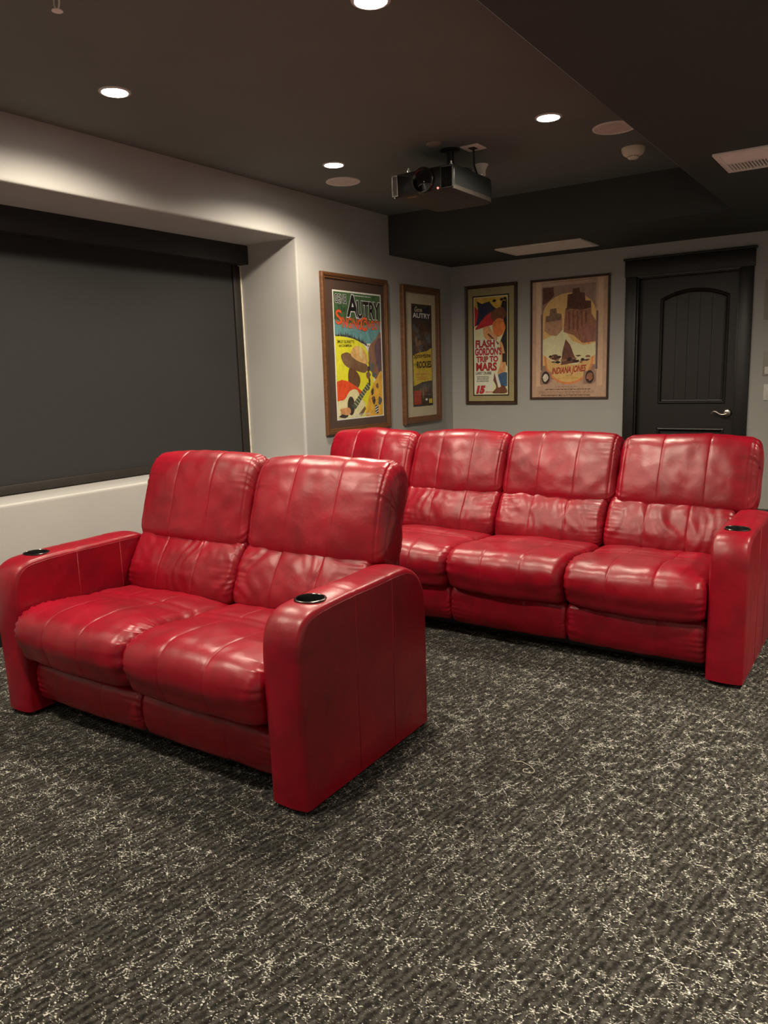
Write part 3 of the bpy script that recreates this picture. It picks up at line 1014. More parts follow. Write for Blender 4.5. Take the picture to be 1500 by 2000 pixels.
def art_cowboy(a):
    a.rect(0, 0, 1, 1, PAPER)
    green = col('green', 62, 92, 58); teal = col('teal', 92, 138, 142); yel = col('yellow', 232, 204, 48, 0.10)
    ora = col('orange', 214, 84, 44, 0.12); brn = col('brown', 112, 84, 62); tan = col('tan', 206, 164, 104); dk = col('umber', 58, 48, 42)
    red = col('vermilion', 218, 72, 34, 0.15); rock = col('rock', 126, 92, 78); oc = col('ochre', 208, 160, 58)
    cr = col('pale_wood', 218, 200, 156, 0.12)
    a.rect(0.02, 0.012, 0.98, 0.30, green)
    a.poly([(0.02, 0.22), (0.3, 0.25), (0.6, 0.26), (0.98, 0.22), (0.98, 0.40), (0.02, 0.40)], teal)
    a.poly([(0.02, 0.345), (0.25, 0.355), (0.45, 0.37), (0.62, 0.42), (0.74, 0.52), (0.8, 0.66), (0.72, 0.988), (0.02, 0.988)], yel)
    a.curve([(0.70, 0.44), (0.86, 0.36), (0.98, 0.32), (0.98, 0.66), (0.86, 0.70), (0.72, 0.60)], rock)
    a.curve([(0.84, 0.42), (0.98, 0.36), (0.98, 0.60), (0.90, 0.62)], col('plum', 92, 70, 84))
    rnd = random.Random(4)
    for k in range(24):
        u = 0.04 + 0.64 * k / 23 + rnd.random() * 0.015; hgt = 0.014 + 0.03 * rnd.random(); b0 = 0.35 + 0.075 * max(0, (k - 6) / 17) ** 1.5
        a.poly([(u - 0.018, b0), (u + 0.018, b0), (u, b0 - hgt)], dk)
    a.curve([(0.60, 0.99), (0.72, 0.78), (0.86, 0.68), (0.98, 0.64), (0.98, 0.988)], oc)
    # loose bundle of dark strokes on the slope
    for k in range(15):
        u = 0.62 + 0.28 * rnd.random(); v = 0.52 + 0.32 * rnd.random()
        a.rough(u, v, u + 0.05 + 0.06 * rnd.random(), v + 0.04 + 0.05 * rnd.random(), (dk, col('slate', 84, 92, 96), brn)[k % 3], 100 + k)
    # a wide-brimmed hat resting above a red blanket and a guitar
    a.curve([(0.12, 0.50), (0.20, 0.475), (0.30, 0.48), (0.45, 0.53), (0.62, 0.56), (0.67, 0.60), (0.60, 0.635), (0.44, 0.62), (0.30, 0.60), (0.18, 0.565)], brn)
    a.curve([(0.32, 0.49), (0.36, 0.44), (0.46, 0.42), (0.57, 0.44), (0.66, 0.50), (0.66, 0.56), (0.55, 0.555), (0.42, 0.53)], tan)
    a.curve([(0.49, 0.43), (0.55, 0.44), (0.56, 0.52), (0.50, 0.50)], col('light_tan', 226, 190, 136))
    a.curve([(0.28, 0.60), (0.44, 0.63), (0.50, 0.70), (0.42, 0.76), (0.26, 0.72)], col('shadow_brown', 96, 66, 46))
    a.poly([(0.02, 0.70), (0.12, 0.685), (0.26, 0.70), (0.42, 0.745), (0.54, 0.79), (0.44, 0.83), (0.20, 0.855), (0.02, 0.85)], red)
    a.curve([(0.02, 0.86), (0.16, 0.84), (0.28, 0.775), (0.42, 0.77), (0.50, 0.84), (0.58, 0.88), (0.58, 0.94), (0.46, 0.985), (0.22, 0.985), (0.02, 0.975)], cr)
    a.poly([(0.44, 0.968), (0.58, 0.905), (0.60, 0.93), (0.50, 0.985)], brn)
    a.ell(0.29, 0.895, 0.075, 0.075, dk)
    a.poly([(0.30, 0.895), (0.38, 0.925), (0.72, 0.735), (0.66, 0.715)], col('fretboard', 70, 80, 64))
    for k in range(9):
        t = k / 8
        a.poly([(0.35 + 0.29 * t, 0.872 - 0.145 * t), (0.358 + 0.29 * t, 0.870 - 0.145 * t), (0.422 + 0.28 * t, 0.897 - 0.145 * t), (0.414 + 0.28 * t, 0.899 - 0.145 * t)], cr)
    a.rough(0.04, 0.90, 0.30, 0.97, col('flesh', 196, 140, 96), 9, 6, 0.3)
    a.rough(0.03, 0.955, 0.24, 0.99, dk, 10)
    a.rect(0.805, 0.905, 0.875, 0.975, INK)
    for k in range(3):
        a.poly([(0.808, 0.92 + 0.022 * k), (0.872, 0.905 + 0.022 * k), (0.872, 0.914 + 0.022 * k), (0.808, 0.93 + 0.022 * k)], WHT)
    a.text('GENE', 0.03, 0.028, 0.27, 0.10, INK, 0.016, outline=WHT, ow=0.034)
    a.text('A', 0.255, 0.02, 0.53, 0.205, INK, 0.03, outline=WHT, ow=0.03)
    a.text('UTRY', 0.47, 0.062, 0.975, 0.212, INK, 0.03, outline=WHT, ow=0.026)
    a.text('The', 0.09, 0.112, 0.24, 0.165, col('deep_green', 30, 58, 38), 0.01, 0.2)
    a.text('S', 0.04, 0.145, 0.17, 0.262, ora, 0.018, outline=INK, ow=0.014)
    a.text('INGING', 0.155, 0.198, 0.56, 0.285, ora, 0.018, outline=INK, ow=0.014, bend=-0.002, rise=0.012)
    a.text('C', 0.54, 0.188, 0.68, 0.305, ora, 0.018, outline=INK, ow=0.014)
    a.text('OWBOY', 0.60, 0.215, 0.97, 0.295, ora, 0.018, outline=INK, ow=0.014, rise=-0.006)
    a.text('SMILEY BURNETTE', 0.055, 0.378, 0.40, 0.402, INK, 0.01)
    a.text('and CHAMPION', 0.085, 0.410, 0.34, 0.430, INK, 0.01)
    a.fine(0.42, 0.024, 0.78, 0.036, WHT, 3)
    a.text('A REPUBLIC PICTURE', 0.36, 0.962, 0.68, 0.98, WHT, 0.01)

def art_rockies(a):
    a.rect(0, 0, 1, 1, col('olive_dark', 60, 54, 46))
    navy = col('night', 38, 38, 50); yel = col('dull_yellow', 188, 164, 52, 0.15); dk = col('umber', 58, 48, 42)
    a.rect(0.02, 0.005, 0.98, 0.14, navy)
    rnd = random.Random(8)
    cs = [col('dim_brown', 80, 62, 52), col('dim_slate', 72, 74, 82), col('dim_umber', 52, 42, 38), col('dim_tan', 112, 92, 76)]
    for k in range(26):
        u = rnd.random() * 0.8; v = 0.15 + 0.28 * rnd.random()
        a.rough(u, v, u + 0.16 + 0.1 * rnd.random(), v + 0.05 + 0.06 * rnd.random(), cs[k % 4], 200 + k)
    a.poly([(0.02, 0.50), (0.3, 0.47), (0.7, 0.455), (0.98, 0.42), (0.98, 0.75), (0.5, 0.76), (0.02, 0.80)], yel)
    for k in range(14):
        u = rnd.random() * 0.8; v = 0.77 + 0.14 * rnd.random()
        a.rough(u, v, u + 0.14 + 0.1 * rnd.random(), v + 0.05 + 0.04 * rnd.random(), cs[k % 4], 300 + k)
    a.rect(0.02, 0.845, 0.40, 0.985, col('brick_red', 150, 58, 44))
    a.rect(0.42, 0.90, 0.98, 0.985, dk)
    a.rough(0.44, 0.80, 0.56, 0.93, col('dim_tan', 112, 92, 76), 12)
    a.rect(0.80, 0.935, 0.97, 0.98, yel); a.rect(0.62, 0.93, 0.72, 0.95, WHT)
    a.text('Gene', 0.14, 0.022, 0.52, 0.072, col('pale_gold', 196, 184, 150), 0.01, 0.2)
    a.text('AUTRY', 0.03, 0.08, 0.95, 0.132, WHT, 0.03, outline=INK, ow=0.02)
    a.text('Springtime', 0.05, 0.475, 0.93, 0.545, INK, 0.02, 0.15, outline=yel, ow=0.02, rise=-0.01)
    a.text('in the', 0.04, 0.565, 0.20, 0.60, INK, 0.01, 0.2)
    a.text('ROCKIES', 0.20, 0.555, 0.96, 0.625, INK, 0.04, rise=-0.006)
    a.text('SMILEY BURNETTE', 0.12, 0.672, 0.84, 0.692, col('rust', 172, 96, 40), 0.02)
    a.fine(0.18, 0.705, 0.76, 0.745, col('rust', 172, 96, 40), 5, 3)

def art_space(a):
    a.rect(0, 0, 1, 1, col('warm_cream', 224, 206, 170, 0.05))
    navy = col('navy', 40, 44, 62); red = col('crimson', 178, 44, 50, 0.15); blk = INK; oc = col('ochre', 208, 160, 58)
    tan = col('skin_tan', 204, 150, 104); brn = col('warm_brown', 108, 66, 46); yl = col('mustard', 196, 160, 66)
    a.poly([(0.02, 0.01), (0.98, 0.01), (0.98, 0.14), (0.02, 0.12)], yl)
    rnd = random.Random(15)
    for k in range(6):
        u = 0.45 + rnd.random() * 0.42; v = 0.015 + 0.05 * rnd.random()
        a.rough(u, v, u + 0.12, v + 0.035, blk, 400 + k)
    a.poly([(0.80, 0.10), (0.98, 0.04), (0.98, 0.72), (0.84, 0.62), (0.78, 0.46), (0.92, 0.34)], col('black_brown', 46, 38, 38))
    a.poly([(0.02, 0.09), (0.14, 0.13), (0.20, 0.26), (0.02, 0.30)], red)
    a.poly([(0.10, 0.04), (0.24, 0.07), (0.46, 0.05), (0.60, 0.11), (0.74, 0.14), (0.44, 0.20), (0.26, 0.27), (0.06, 0.29), (0.14, 0.16)], navy)
    a.poly([(0.05, 0.31), (0.36, 0.19), (0.56, 0.15), (0.90, 0.23), (0.72, 0.27), (0.42, 0.30), (0.05, 0.33)], red)
    a.curve([(0.50, 0.18), (0.64, 0.13), (0.86, 0.12), (0.96, 0.20), (0.80, 0.24), (0.60, 0.26)], brn)
    a.rough(0.52, 0.22, 0.94, 0.42, col('sunset_orange', 214, 118, 64), 21, 6, 0.2)
    a.curve([(0.28, 0.32), (0.44, 0.30), (0.56, 0.36), (0.70, 0.42), (0.60, 0.46), (0.34, 0.42)], tan)
    for k in range(9):
        a.rough(0.40 + 0.035 * k, 0.37 + 0.012 * k, 0.47 + 0.035 * k, 0.395 + 0.012 * k, brn, 500 + k)
    a.curve([(0.76, 0.46), (0.86, 0.50), (0.94, 0.66), (0.90, 0.80), (0.70, 0.80), (0.80, 0.64)], tan)
    a.rect(0.84, 0.58, 0.98, 0.67, col('dim_umber', 52, 42, 38))
    a.curve([(0.72, 0.80), (0.98, 0.78), (0.98, 0.91), (0.80, 0.90)], col('poster_blue', 62, 92, 122))
    a.curve([(0.50, 0.80), (0.64, 0.79), (0.72, 0.88), (0.92, 0.92), (0.96, 0.985), (0.55, 0.985), (0.66, 0.92)], brn)
    a.poly([(0.62, 0.79), (0.70, 0.79), (0.80, 0.92), (0.72, 0.93)], PAPER)
    a.poly([(0.02, 0.44), (0.62, 0.43), (0.80, 0.56), (0.62, 0.74), (0.52, 0.99), (0.02, 0.99)], col('warm_white', 232, 220, 190, 0.04))
    T = dict(bold=0.022, outline=col('plum_black', 62, 22, 34), ow=0.026)
    a.text('FLASH', 0.05, 0.435, 0.62, 0.515, red, **T)
    a.text("GORDON'S", 0.03, 0.515, 0.82, 0.595, red, **T)
    a.text('TRIP TO', 0.07, 0.602, 0.72, 0.665, red, **T)
    a.text('MARS', 0.06, 0.668, 0.68, 0.755, red, **T)
    a.text('LARRY CRABBE', 0.05, 0.762, 0.52, 0.792, INK, 0.02)
    a.fine(0.08, 0.805, 0.44, 0.87, INK, 7, 5)
    a.text('15', 0.05, 0.905, 0.34, 0.992, red, 0.06, 0.25, outline=col('plum_black', 62, 22, 34), ow=0.03)
    a.text('EPISODES', 0.34, 0.965, 0.54, 0.985, red, 0.02)

def art_desert(a):
    st = col('stone_mauve', 178, 146, 124, 0.10); st2 = col('stone_dark', 146, 116, 102, 0.14); st3 = col('stone_light', 196, 164, 138, 0.08)
    san = col('sand', 222, 170, 112, 0.08); pal = col('sand_pale', 230, 200, 160, 0.06); og = col('orange_glow', 212, 130, 78, 0.12)
    brn = col('cliff_brown', 88, 58, 48, 0.3, 30); mid = col('cliff_mid', 148, 100, 78, 0.3, 30); dk = col('cliff_dark', 58, 42, 40, 0.25)
    a.rect(0, 0, 1, 1, st)
    a.rect(0.06, 0.01, 0.13, 0.90, st3); a.rect(0.87, 0.01, 0.94, 0.90, st3)
    a.rect(0.135, 0.05, 0.845, 0.84, st2)
    # arch opening with a low sun over an empty desert
    arch = [(0.15, 0.72), (0.15, 0.30)] + [(0.5 - 0.35 * math.cos(PI * k / 20), 0.30 - 0.185 * math.sin(PI * k / 20)) for k in range(1, 20)] + [(0.85, 0.30), (0.85, 0.72)]
    a.poly(arch, san)
    a.ell(0.5, 0.66, 0.325, 0.325 * 0.69 * 1.0, og)
    a.ell(0.5, 0.66, 0.30, 0.30 * 0.69, san)
    a.poly([(0.15, 0.50), (0.30, 0.46), (0.42, 0.40), (0.55, 0.52), (0.70, 0.56), (0.85, 0.54), (0.85, 0.64), (0.60, 0.72), (0.30, 0.70), (0.15, 0.62)], pal)
    # stepped sandstone mesa and a smaller butte seen through the arch
    a.poly([(0.43, 0.44), (0.45, 0.25), (0.47, 0.24), (0.48, 0.13), (0.54, 0.125), (0.545, 0.085), (0.63, 0.08), (0.64, 0.12), (0.70, 0.125), (0.71, 0.19),
            (0.78, 0.195), (0.79, 0.30), (0.85, 0.36), (0.85, 0.53), (0.68, 0.54), (0.56, 0.47)], mid)
    a.poly([(0.45, 0.25), (0.47, 0.24), (0.48, 0.13), (0.54, 0.125), (0.545, 0.085), (0.63, 0.08), (0.64, 0.12), (0.70, 0.125), (0.71, 0.19), (0.78, 0.195), (0.785, 0.25), (0.66, 0.265), (0.55, 0.25)], brn)
    for k in range(5):
        u = 0.49 + 0.055 * k
        a.poly([(u, 0.27), (u + 0.018, 0.27), (u + 0.03, 0.42), (u + 0.004, 0.43)], col('cliff_shade', 118, 78, 64, 0.2))
    a.poly([(0.64, 0.42), (0.74, 0.37), (0.85, 0.42), (0.85, 0.53), (0.70, 0.54)], col('cliff_rose', 146, 96, 84, 0.2))
    a.poly([(0.17, 0.42), (0.19, 0.30), (0.24, 0.295), (0.25, 0.24), (0.33, 0.235), (0.34, 0.28), (0.40, 0.285), (0.42, 0.42), (0.34, 0.47), (0.24, 0.46)], col('cliff_tan', 168, 128, 102, 0.2))
    a.poly([(0.19, 0.30), (0.24, 0.295), (0.25, 0.24), (0.33, 0.235), (0.34, 0.28), (0.40, 0.285), (0.405, 0.335), (0.20, 0.35)], col('cliff_grey', 122, 96, 78, 0.25))
    a.poly([(0.15, 0.06), (0.29, 0.06), (0.30, 0.13), (0.20, 0.19), (0.15, 0.20)], col('shade_umber', 96, 62, 54, 0.25))
    a.poly([(0.46, 0.50), (0.52, 0.55), (0.56, 0.62), (0.62, 0.70), (0.40, 0.72), (0.42, 0.60)], col('dune_brown', 108, 72, 60, 0.25))
    rnd = random.Random(31)
    for k in range(22):
        u = 0.22 + 0.5 * rnd.random(); v = 0.625 + 0.06 * rnd.random()
        a.rough(u, v, u + 0.05 + 0.06 * rnd.random(), v + 0.012 + 0.02 * rnd.random(), (dk, brn, mid)[k % 3], 600 + k)
    for x in (0.13, 0.855):
        a.rect(x - 0.005, 0.28, x + 0.022, 0.76, col('column_plum', 112, 86, 86, 0.15))
    # two plain medallions in the lower corners
    for u0, u1 in ((0.12, 0.27), (0.70, 0.86)):
        a.poly([(u0, 0.775), (u1, 0.775), (u1, 0.86), (u0 + (u1 - u0) * 0.7, 0.885), (u0, 0.885)], st2)
        a.ell((u0 + u1) / 2, 0.825, 0.055, 0.055, dk)
        a.rough(u0 + 0.03, 0.785, u1 - 0.03, 0.86, (col('bone', 206, 194, 178) if u0 < 0.5 else mid), int(u0 * 100), 6, 0.3)
    a.text('INDIANA JONES', 0.275, 0.742, 0.735, 0.815, col('title_red', 176, 50, 44, 0.1), 0.012, 0.35, outline=INK, ow=0.018, rise=-0.022)
    a.text('AND THE', 0.465, 0.806, 0.545, 0.817, col('title_olive', 132, 104, 44), 0.01)
    a.text('LAST CRUSADE', 0.365, 0.824, 0.64, 0.840, col('title_gold', 190, 150, 60), 0.02)
    a.fine(0.33, 0.900, 0.63, 0.912, st2, 1); a.fine(0.19, 0.922, 0.80, 0.934, dk, 2); a.fine(0.10, 0.942, 0.84, 0.966, st2, 3, 2)
    a.text('OPENS WEDNESDAY MAY 24 AT THEATRES EVERYWHERE', 0.13, 0.972, 0.79, 0.986, INK, 0.015)
    a.fine(0.26, 0.012, 0.84, 0.026, st2, 8)

MATB = plain('brown_mat_board', (0.085, 0.046, 0.033), 0.9, var=0.06)
MATC = plain('ivory_mat_board', (0.56, 0.50, 0.36), 0.9, var=0.03)
MATG = plain('olive_gold_mat_board', (0.40, 0.335, 0.175), 0.9, var=0.04)
MATK = plain('dark_inner_mat', (0.040, 0.022, 0.016), 0.9)
poster('large oak-framed poster with brown mat, yellow ground and black title, on wall beside the recess', 'left',
       -2.043, -1.149, 0.848, 2.085, 0.046, 0.030, MOAK, MATB, (0.158, 0.100, 0.900, 0.913), art_cowboy)
poster('narrow oak-framed poster with ivory mat and dim dark print, near the room corner', 'left',
       -0.928, -0.277, 0.852, 2.073, 0.062, 0.040, MOAK, MATC, (0.265, 0.130, 0.790, 0.872), art_rockies, inner=(MATK, 0.005))
poster('slim dark-framed poster with gold mat and stacked red title on the back wall', 'back',
       0.155, 0.694, 0.992, 2.104, 0.030, 0.026, MWAL, MATG, (0.168, 0.098, 0.825, 0.918), art_space, inner=(MATK, 0.012))
poster('wide thin-framed poster of a mauve desert arch, hanging beside the door', 'back',
       0.825, 1.556, 1.035, 2.099, 0.018, 0.020, MWAL, None, (0.018, 0.012, 0.982, 0.988), art_desert)

# ------------------------------------------------------------------ recessed lights
def lamp_data():
    ld = bpy.data.lights.new('downlight_beam', 'SPOT')
    ld.energy = LAMP_W
    ld.color = LAMP_COLOR
    ld.spot_size = math.radians(LAMP_ANGLE)
    ld.spot_blend = LAMP_BLEND
    ld.shadow_soft_size = 0.05
    return ld
LD = lamp_data()
LD_FRONT = lamp_data()
LD_FRONT.energy = LAMP_W * FRONT_SHARE
LD_SIDE = lamp_data()  # added lamps that wash the side wall to fill the sofa arms
LD_SIDE.energy = LAMP_W * SIDE_SHARE
LD_SIDE.spot_size = math.radians(SIDE_ANGLE)
bm = bmesh.new()
add_lathe(bm, [(0.057, 0.0), (0.057, -0.003), (0.060, -0.006), (0.066, -0.006), (0.071, -0.003), (0.072, 0.0)], 48)
RING = bm
bm2 = bmesh.new()
add_lathe(bm2, [(0.0, -0.004), (0.058, -0.004), (0.058, -0.001), (0, -0.001)], 48)
ring_o = lens_o = None
where = {(-2.64, 0.63): 'lit recessed ceiling light right beside the round speaker above the shade recess',
         (-2.64, 2.06): 'lit recessed ceiling light between the projector and the cut-off round speaker',
         (-4.28, 0.63): 'lit recessed ceiling light nearest the wall above the big shade',
         (-4.28, 2.06): 'lit recessed ceiling light cut by the top of the picture'}
for y in LAMP_ROWS:
    for x in LAMP_COLS:
        root = thing('downlight', where.get((y, x), 'unseen recessed ceiling light, added outside the picture'), 'ceiling light', (x, y, HC if x < XS else HS), group='recessed ceiling lights')
        if ring_o is None:
            ring_o = from_bm('trim_ring', RING, MWHT, root, angle=40)
            lens_o = from_bm('lens', bm2, MLENS, root, angle=40)
        else:
            for src in (ring_o, lens_o):
                c = src.copy(); link(c, root)
        lo_ = bpy.data.objects.new('downlight_beam', LD_SIDE if x > XS else (LD_FRONT if y < -7 else LD))
        link(lo_, root); lo_.location = (0, 0, -0.012)

# ------------------------------------------------------------------ other ceiling fittings
def speaker(x, y, label):
    root = thing('ceiling_speaker', label, 'speaker', (x, y, HC), group='round ceiling speakers')
    bm = bmesh.new()
    add_lathe(bm, [(0.104, 0.0), (0.104, -0.003), (0.108, -0.007), (0.117, -0.006), (0.119, 0.0)], 56)
    from_bm('rim', bm, MPALE, root, angle=40)
    bm = bmesh.new()
    add_lathe(bm, [(0, -0.004), (0.1045, -0.004), (0.1045, -0.001), (0, -0.001)], 56)
    from_bm('grille', bm, MGRILL, root, angle=40)
speaker(0.420, -2.263, 'round pale flush ceiling speaker next to the light nearest the poster wall')
speaker(2.282, -2.235, 'round pale flush ceiling speaker partly hidden behind the soffit edge')

root = thing('smoke_detector', 'cream domed smoke detector on the ceiling beside the soffit edge', 'smoke detector', (2.245, -1.752, HC))
bm = bmesh.new()
add_lathe(bm, [(0.0, 0.0), (0.070, 0.0), (0.070, -0.010), (0.067, -0.020), (0.060, -0.036), (0.046, -0.046), (0.034, -0.048), (0.030, -0.050)], 48)
from_bm('housing', bm, MCREAM := plain('cream_plastic', (0.82, 0.72, 0.56), 0.5, var=0.05), root, angle=40)
bm = bmesh.new()
add_lathe(bm, [(0.030, -0.047), (0.030, -0.053)], 32, mi=1)
for k in range(10):
    a = 2 * PI * k / 10
    add_box(bm, 0.0295 * math.cos(a) - 0.002, 0.0295 * math.cos(a) + 0.002, 0.0295 * math.sin(a) - 0.002, 0.0295 * math.sin(a) + 0.002, -0.0545, -0.046)
add_lathe(bm, [(0.033, -0.053), (0.033, -0.057), (0.026, -0.063), (0.0, -0.065)], 32)
from_bm('sensor_cap', bm, [MCREAM, MGAP], root, angle=40)

root = thing('ceiling_sensor', 'small pale flared sensor hanging from the ceiling behind the projector', 'sensor', (1.350, -2.020, HC))
bm = bmesh.new()
add_lathe(bm, [(0, 0), (0.046, 0), (0.046, -0.006), (0.034, -0.022), (0.028, -0.045), (0.029, -0.065), (0.027, -0.070), (0, -0.070)], 40)
from_bm('housing', bm, MPALE, root, angle=40)

root = thing('outlet_plate', 'square pale cable plate on the ceiling just behind the projector mount', 'outlet plate', (1.495, -2.408, HC))
bm = bmesh.new()
add_box(bm, -0.058, 0.058, -0.060, 0.060, -0.006, 0.0, 0.002)
from_bm('plate', bm, MPALE, root, angle=35)
bm = bmesh.new()
add_box(bm, -0.024, 0.020, -0.026, 0.026, -0.0085, -0.0055, 0.001)
from_bm('cable_opening', bm, MGAP, root, angle=35)

bm = bmesh.new()
add_lathe(bm, [(0, 0), (0.048, 0), (0.046, -0.008), (0.036, -0.014), (0, -0.015)], 32, sx=1.0, sy=0.8)
o = from_bm('ceiling_plate', bm, plain('taupe_plastic', (0.20, 0.17, 0.145), 0.6), angle=40)
o.location = (1.352, -2.625, HC)
tag(o, 'small taupe oval plate on the ceiling in front of the projector mount', 'ceiling plate')

# sprinkler head cut by the top of the picture
root = thing('sprinkler_head', 'small white pendent sprinkler head at the top corner of the ceiling', 'sprinkler', (1.259, -4.992, HC))
bm = bmesh.new()
add_lathe(bm, [(0.0, 0.0), (0.034, 0.0), (0.032, -0.004), (0.014, -0.008), (0.011, -0.020), (0, -0.020)], 28)
from_bm('base', bm, MPALE, root, angle=40)
bm = bmesh.new()
for s in (-1, 1):
    add_tube(bm, [(s * 0.009, 0, -0.018), (s * 0.014, 0, -0.027), (s * 0.0145, 0, -0.042), (s * 0.009, 0, -0.056), (s * 0.002, 0, -0.060)], 0.0028, 8)
from_bm('frame_arms', bm, MPALE, root)
bm = bmesh.new()
add_lathe(bm, [(0, -0.060), (0.008, -0.060), (0.018, -0.063), (0.0185, -0.0655), (0, -0.0655)], 28)
from_bm('deflector', bm, MPALE, root, angle=40)

# filter grille in the back soffit
root = thing('return_grille', 'long pale air grille in the back soffit above the posters', 'air grille', (1.182, -0.515, HS))
bm = bmesh.new()
w2, d2 = 0.366, 0.212
for x0, x1, y0, y1 in ((-w2, w2, -d2, -d2 + 0.03), (-w2, w2, d2 - 0.03, d2), (-w2, -w2 + 0.03, -d2 + 0.03, d2 - 0.03), (w2 - 0.03, w2, -d2 + 0.03, d2 - 0.03)):
    add_box(bm, x0, x1, y0, y1, -0.012, 0.0, 0.0015)
from_bm('flange', bm, MPALE, root, angle=35)
bm = bmesh.new()
add_box(bm, -w2 + 0.028, w2 - 0.028, -d2 + 0.028, d2 - 0.028, -0.003, -0.001)
from_bm('backing', bm, MGRILL, root, smooth=False)
bm = bmesh.new()
for k in range(24):
    y = -d2 + 0.036 + k * (2 * d2 - 0.072) / 23
    add_box(bm, -w2 + 0.03, w2 - 0.03, y - 0.004, y + 0.004, -0.008, -0.003)
from_bm('slats', bm, MPALE, root, smooth=False)

# supply register in the side soffit
root = thing('supply_register', 'pale louvred air register in the side soffit', 'air register', (3.085, -2.412, HS))
bm = bmesh.new()
w2, d2 = 0.205, 0.205
for x0, x1, y0, y1 in ((-w2, w2, -d2, -d2 + 0.028), (-w2, w2, d2 - 0.028, d2), (-w2, -w2 + 0.028, -d2 + 0.028, d2 - 0.028), (w2 - 0.028, w2, -d2 + 0.028, d2 - 0.028)):
    add_box(bm, x0, x1, y0, y1, -0.012, 0.0, 0.003)
from_bm('flange', bm, MPALE, root, angle=35)
bm = bmesh.new()
add_box(bm, -w2 + 0.026, w2 - 0.026, -d2 + 0.026, d2 - 0.026, -0.002, -0.0005)
from_bm('backing', bm, MGAP, root, smooth=False)
def louvres(n, run):
    bm = bmesh.new()
    for k in range(n):
        run(bm, k)
    return from_bm('louvres', bm, MPALE, root, smooth=False)
def run_a(bm, k):     # across the near part
    y = -d2 + 0.034 + k * 0.016
    vs = [bm.verts.new(p) for p in ((-w2 + 0.03, y, -0.003), (w2 - 0.03, y, -0.003), (w2 - 0.03, y + 0.0135, -0.011), (-w2 + 0.03, y + 0.0135, -0.011),
                                    (-w2 + 0.03, y + 0.0015, -0.0025), (w2 - 0.03, y + 0.0015, -0.0025), (w2 - 0.03, y + 0.015, -0.0105), (-w2 + 0.03, y + 0.015, -0.0105))]
    for q in ((0, 1, 2, 3), (4, 7, 6, 5), (0, 4, 5, 1), (1, 5, 6, 2), (2, 6, 7, 3), (3, 7, 4, 0)):
        bm.faces.new([vs[i] for i in q])
louvres(12, run_a)
def run_b(bm, k):     # short blades in the far part
    x = -w2 + 0.036 + k * 0.0155
    add_box(bm, x, x + 0.0055, 0.004, d2 - 0.03, -0.011, -0.002)
louvres(22, run_b)
bm = bmesh.new()
add_box(bm, -w2 + 0.028, w2 - 0.028, -0.010, 0.002, -0.012, -0.002, 0.001)
add_box(bm, 0.000, 0.010, 0.004, d2 - 0.03, -0.0125, -0.002, 0.001)
from_bm('divider', bm, MPALE, root, angle=35)

# ------------------------------------------------------------------ projector
PX0, PX1, PY0, PY1, PZ0, PZ1 = 1.075, 1.495, -2.650, -2.110, 2.345, 2.483
root = thing('projector', 'black video projector hanging from the ceiling with its lens towards the room front', 'projector', (1.285, -2.38, PZ0))
MPROJ = plain('black_projector_shell', (0.019, 0.021, 0.0205), 0.36, var=0.08, bump=0.05)
MPROJB = plain('dark_brown_projector_base', (0.040, 0.033, 0.027), 0.55, var=0.06)
MSIL = plain('bright_silver_trim', (0.72, 0.70, 0.66), 0.25, 1.0, var=0.03)
def prj(bm, name, m, angle=35): return rel(from_bm(name, bm, m, angle=angle), root)
bm = bmesh.new()   # shell: plan outline with rounded rear corners, bowed front
out = []
def arcpts(cx, cy, r, a0, a1, n=9): return [(cx + r * math.cos(math.radians(a0 + (a1 - a0) * k / (n - 1))), cy + r * math.sin(math.radians(a0 + (a1 - a0) * k / (n - 1)))) for k in range(n)]
out = arcpts(PX1 - 0.07, PY1 - 0.07, 0.07, 0, 90) + arcpts(PX0 + 0.07, PY1 - 0.07, 0.07, 90, 180) + arcpts(PX0 + 0.012, PY0 + 0.012, 0.012, 180, 270, 5) + arcpts(PX1 - 0.012, PY0 + 0.012, 0.012, 270, 360, 5)
cxm, cym = (PX0 + PX1) / 2, (PY0 + PY1) / 2
lv = [(0.962, PZ0), (0.985, PZ0 + 0.004), (0.995, PZ0 + 0.026), (1.0, PZ0 + 0.030), (1.0, PZ0 + 0.105), (0.99, PZ1 - 0.010), (0.96, PZ1)]
rings = [[bm.verts.new((cxm + (x - cxm) * f, cym + (y - cym) * f, z)) for x, y in out] for f, z in lv]
n_ = len(out)
for i, (a, b2) in enumerate(zip(rings[:-1], rings[1:])):
    for k in range(n_):
        f = bm.faces.new((a[k], a[(k + 1) % n_], b2[(k + 1) % n_], b2[k]))
        if i < 2: f.material_index = 1
f = bm.faces.new(rings[0][::-1]); f.material_index = 1
bm.faces.new(rings[-1])
rel(from_bm('shell', bm, [MPROJ, MPROJB], angle=40), root)
LX, LZ = 1.292, 2.418
bm = bmesh.new()
add_lathe(bm, [(0.074, 0.004), (0.074, -0.012), (0.070, -0.020), (0.062, -0.022), (0.056, -0.014), (0.052, 0.0)], 48, (LX, PY0, LZ), 'Y')
prj(bm, 'lens_ring', plain('gunmetal_lens_ring', (0.10, 0.095, 0.088), 0.22, 0.9, var=0.05))
bm = bmesh.new()
add_lathe(bm, [(0.055, -0.004), (0.046, -0.006), (0.030, -0.011), (0, -0.014)], 40, (LX, PY0, LZ), 'Y')
prj(bm, 'lens', plain('dark_lens_glass', (0.006, 0.006, 0.008), 0.05, var=0.05, spec=0.8))
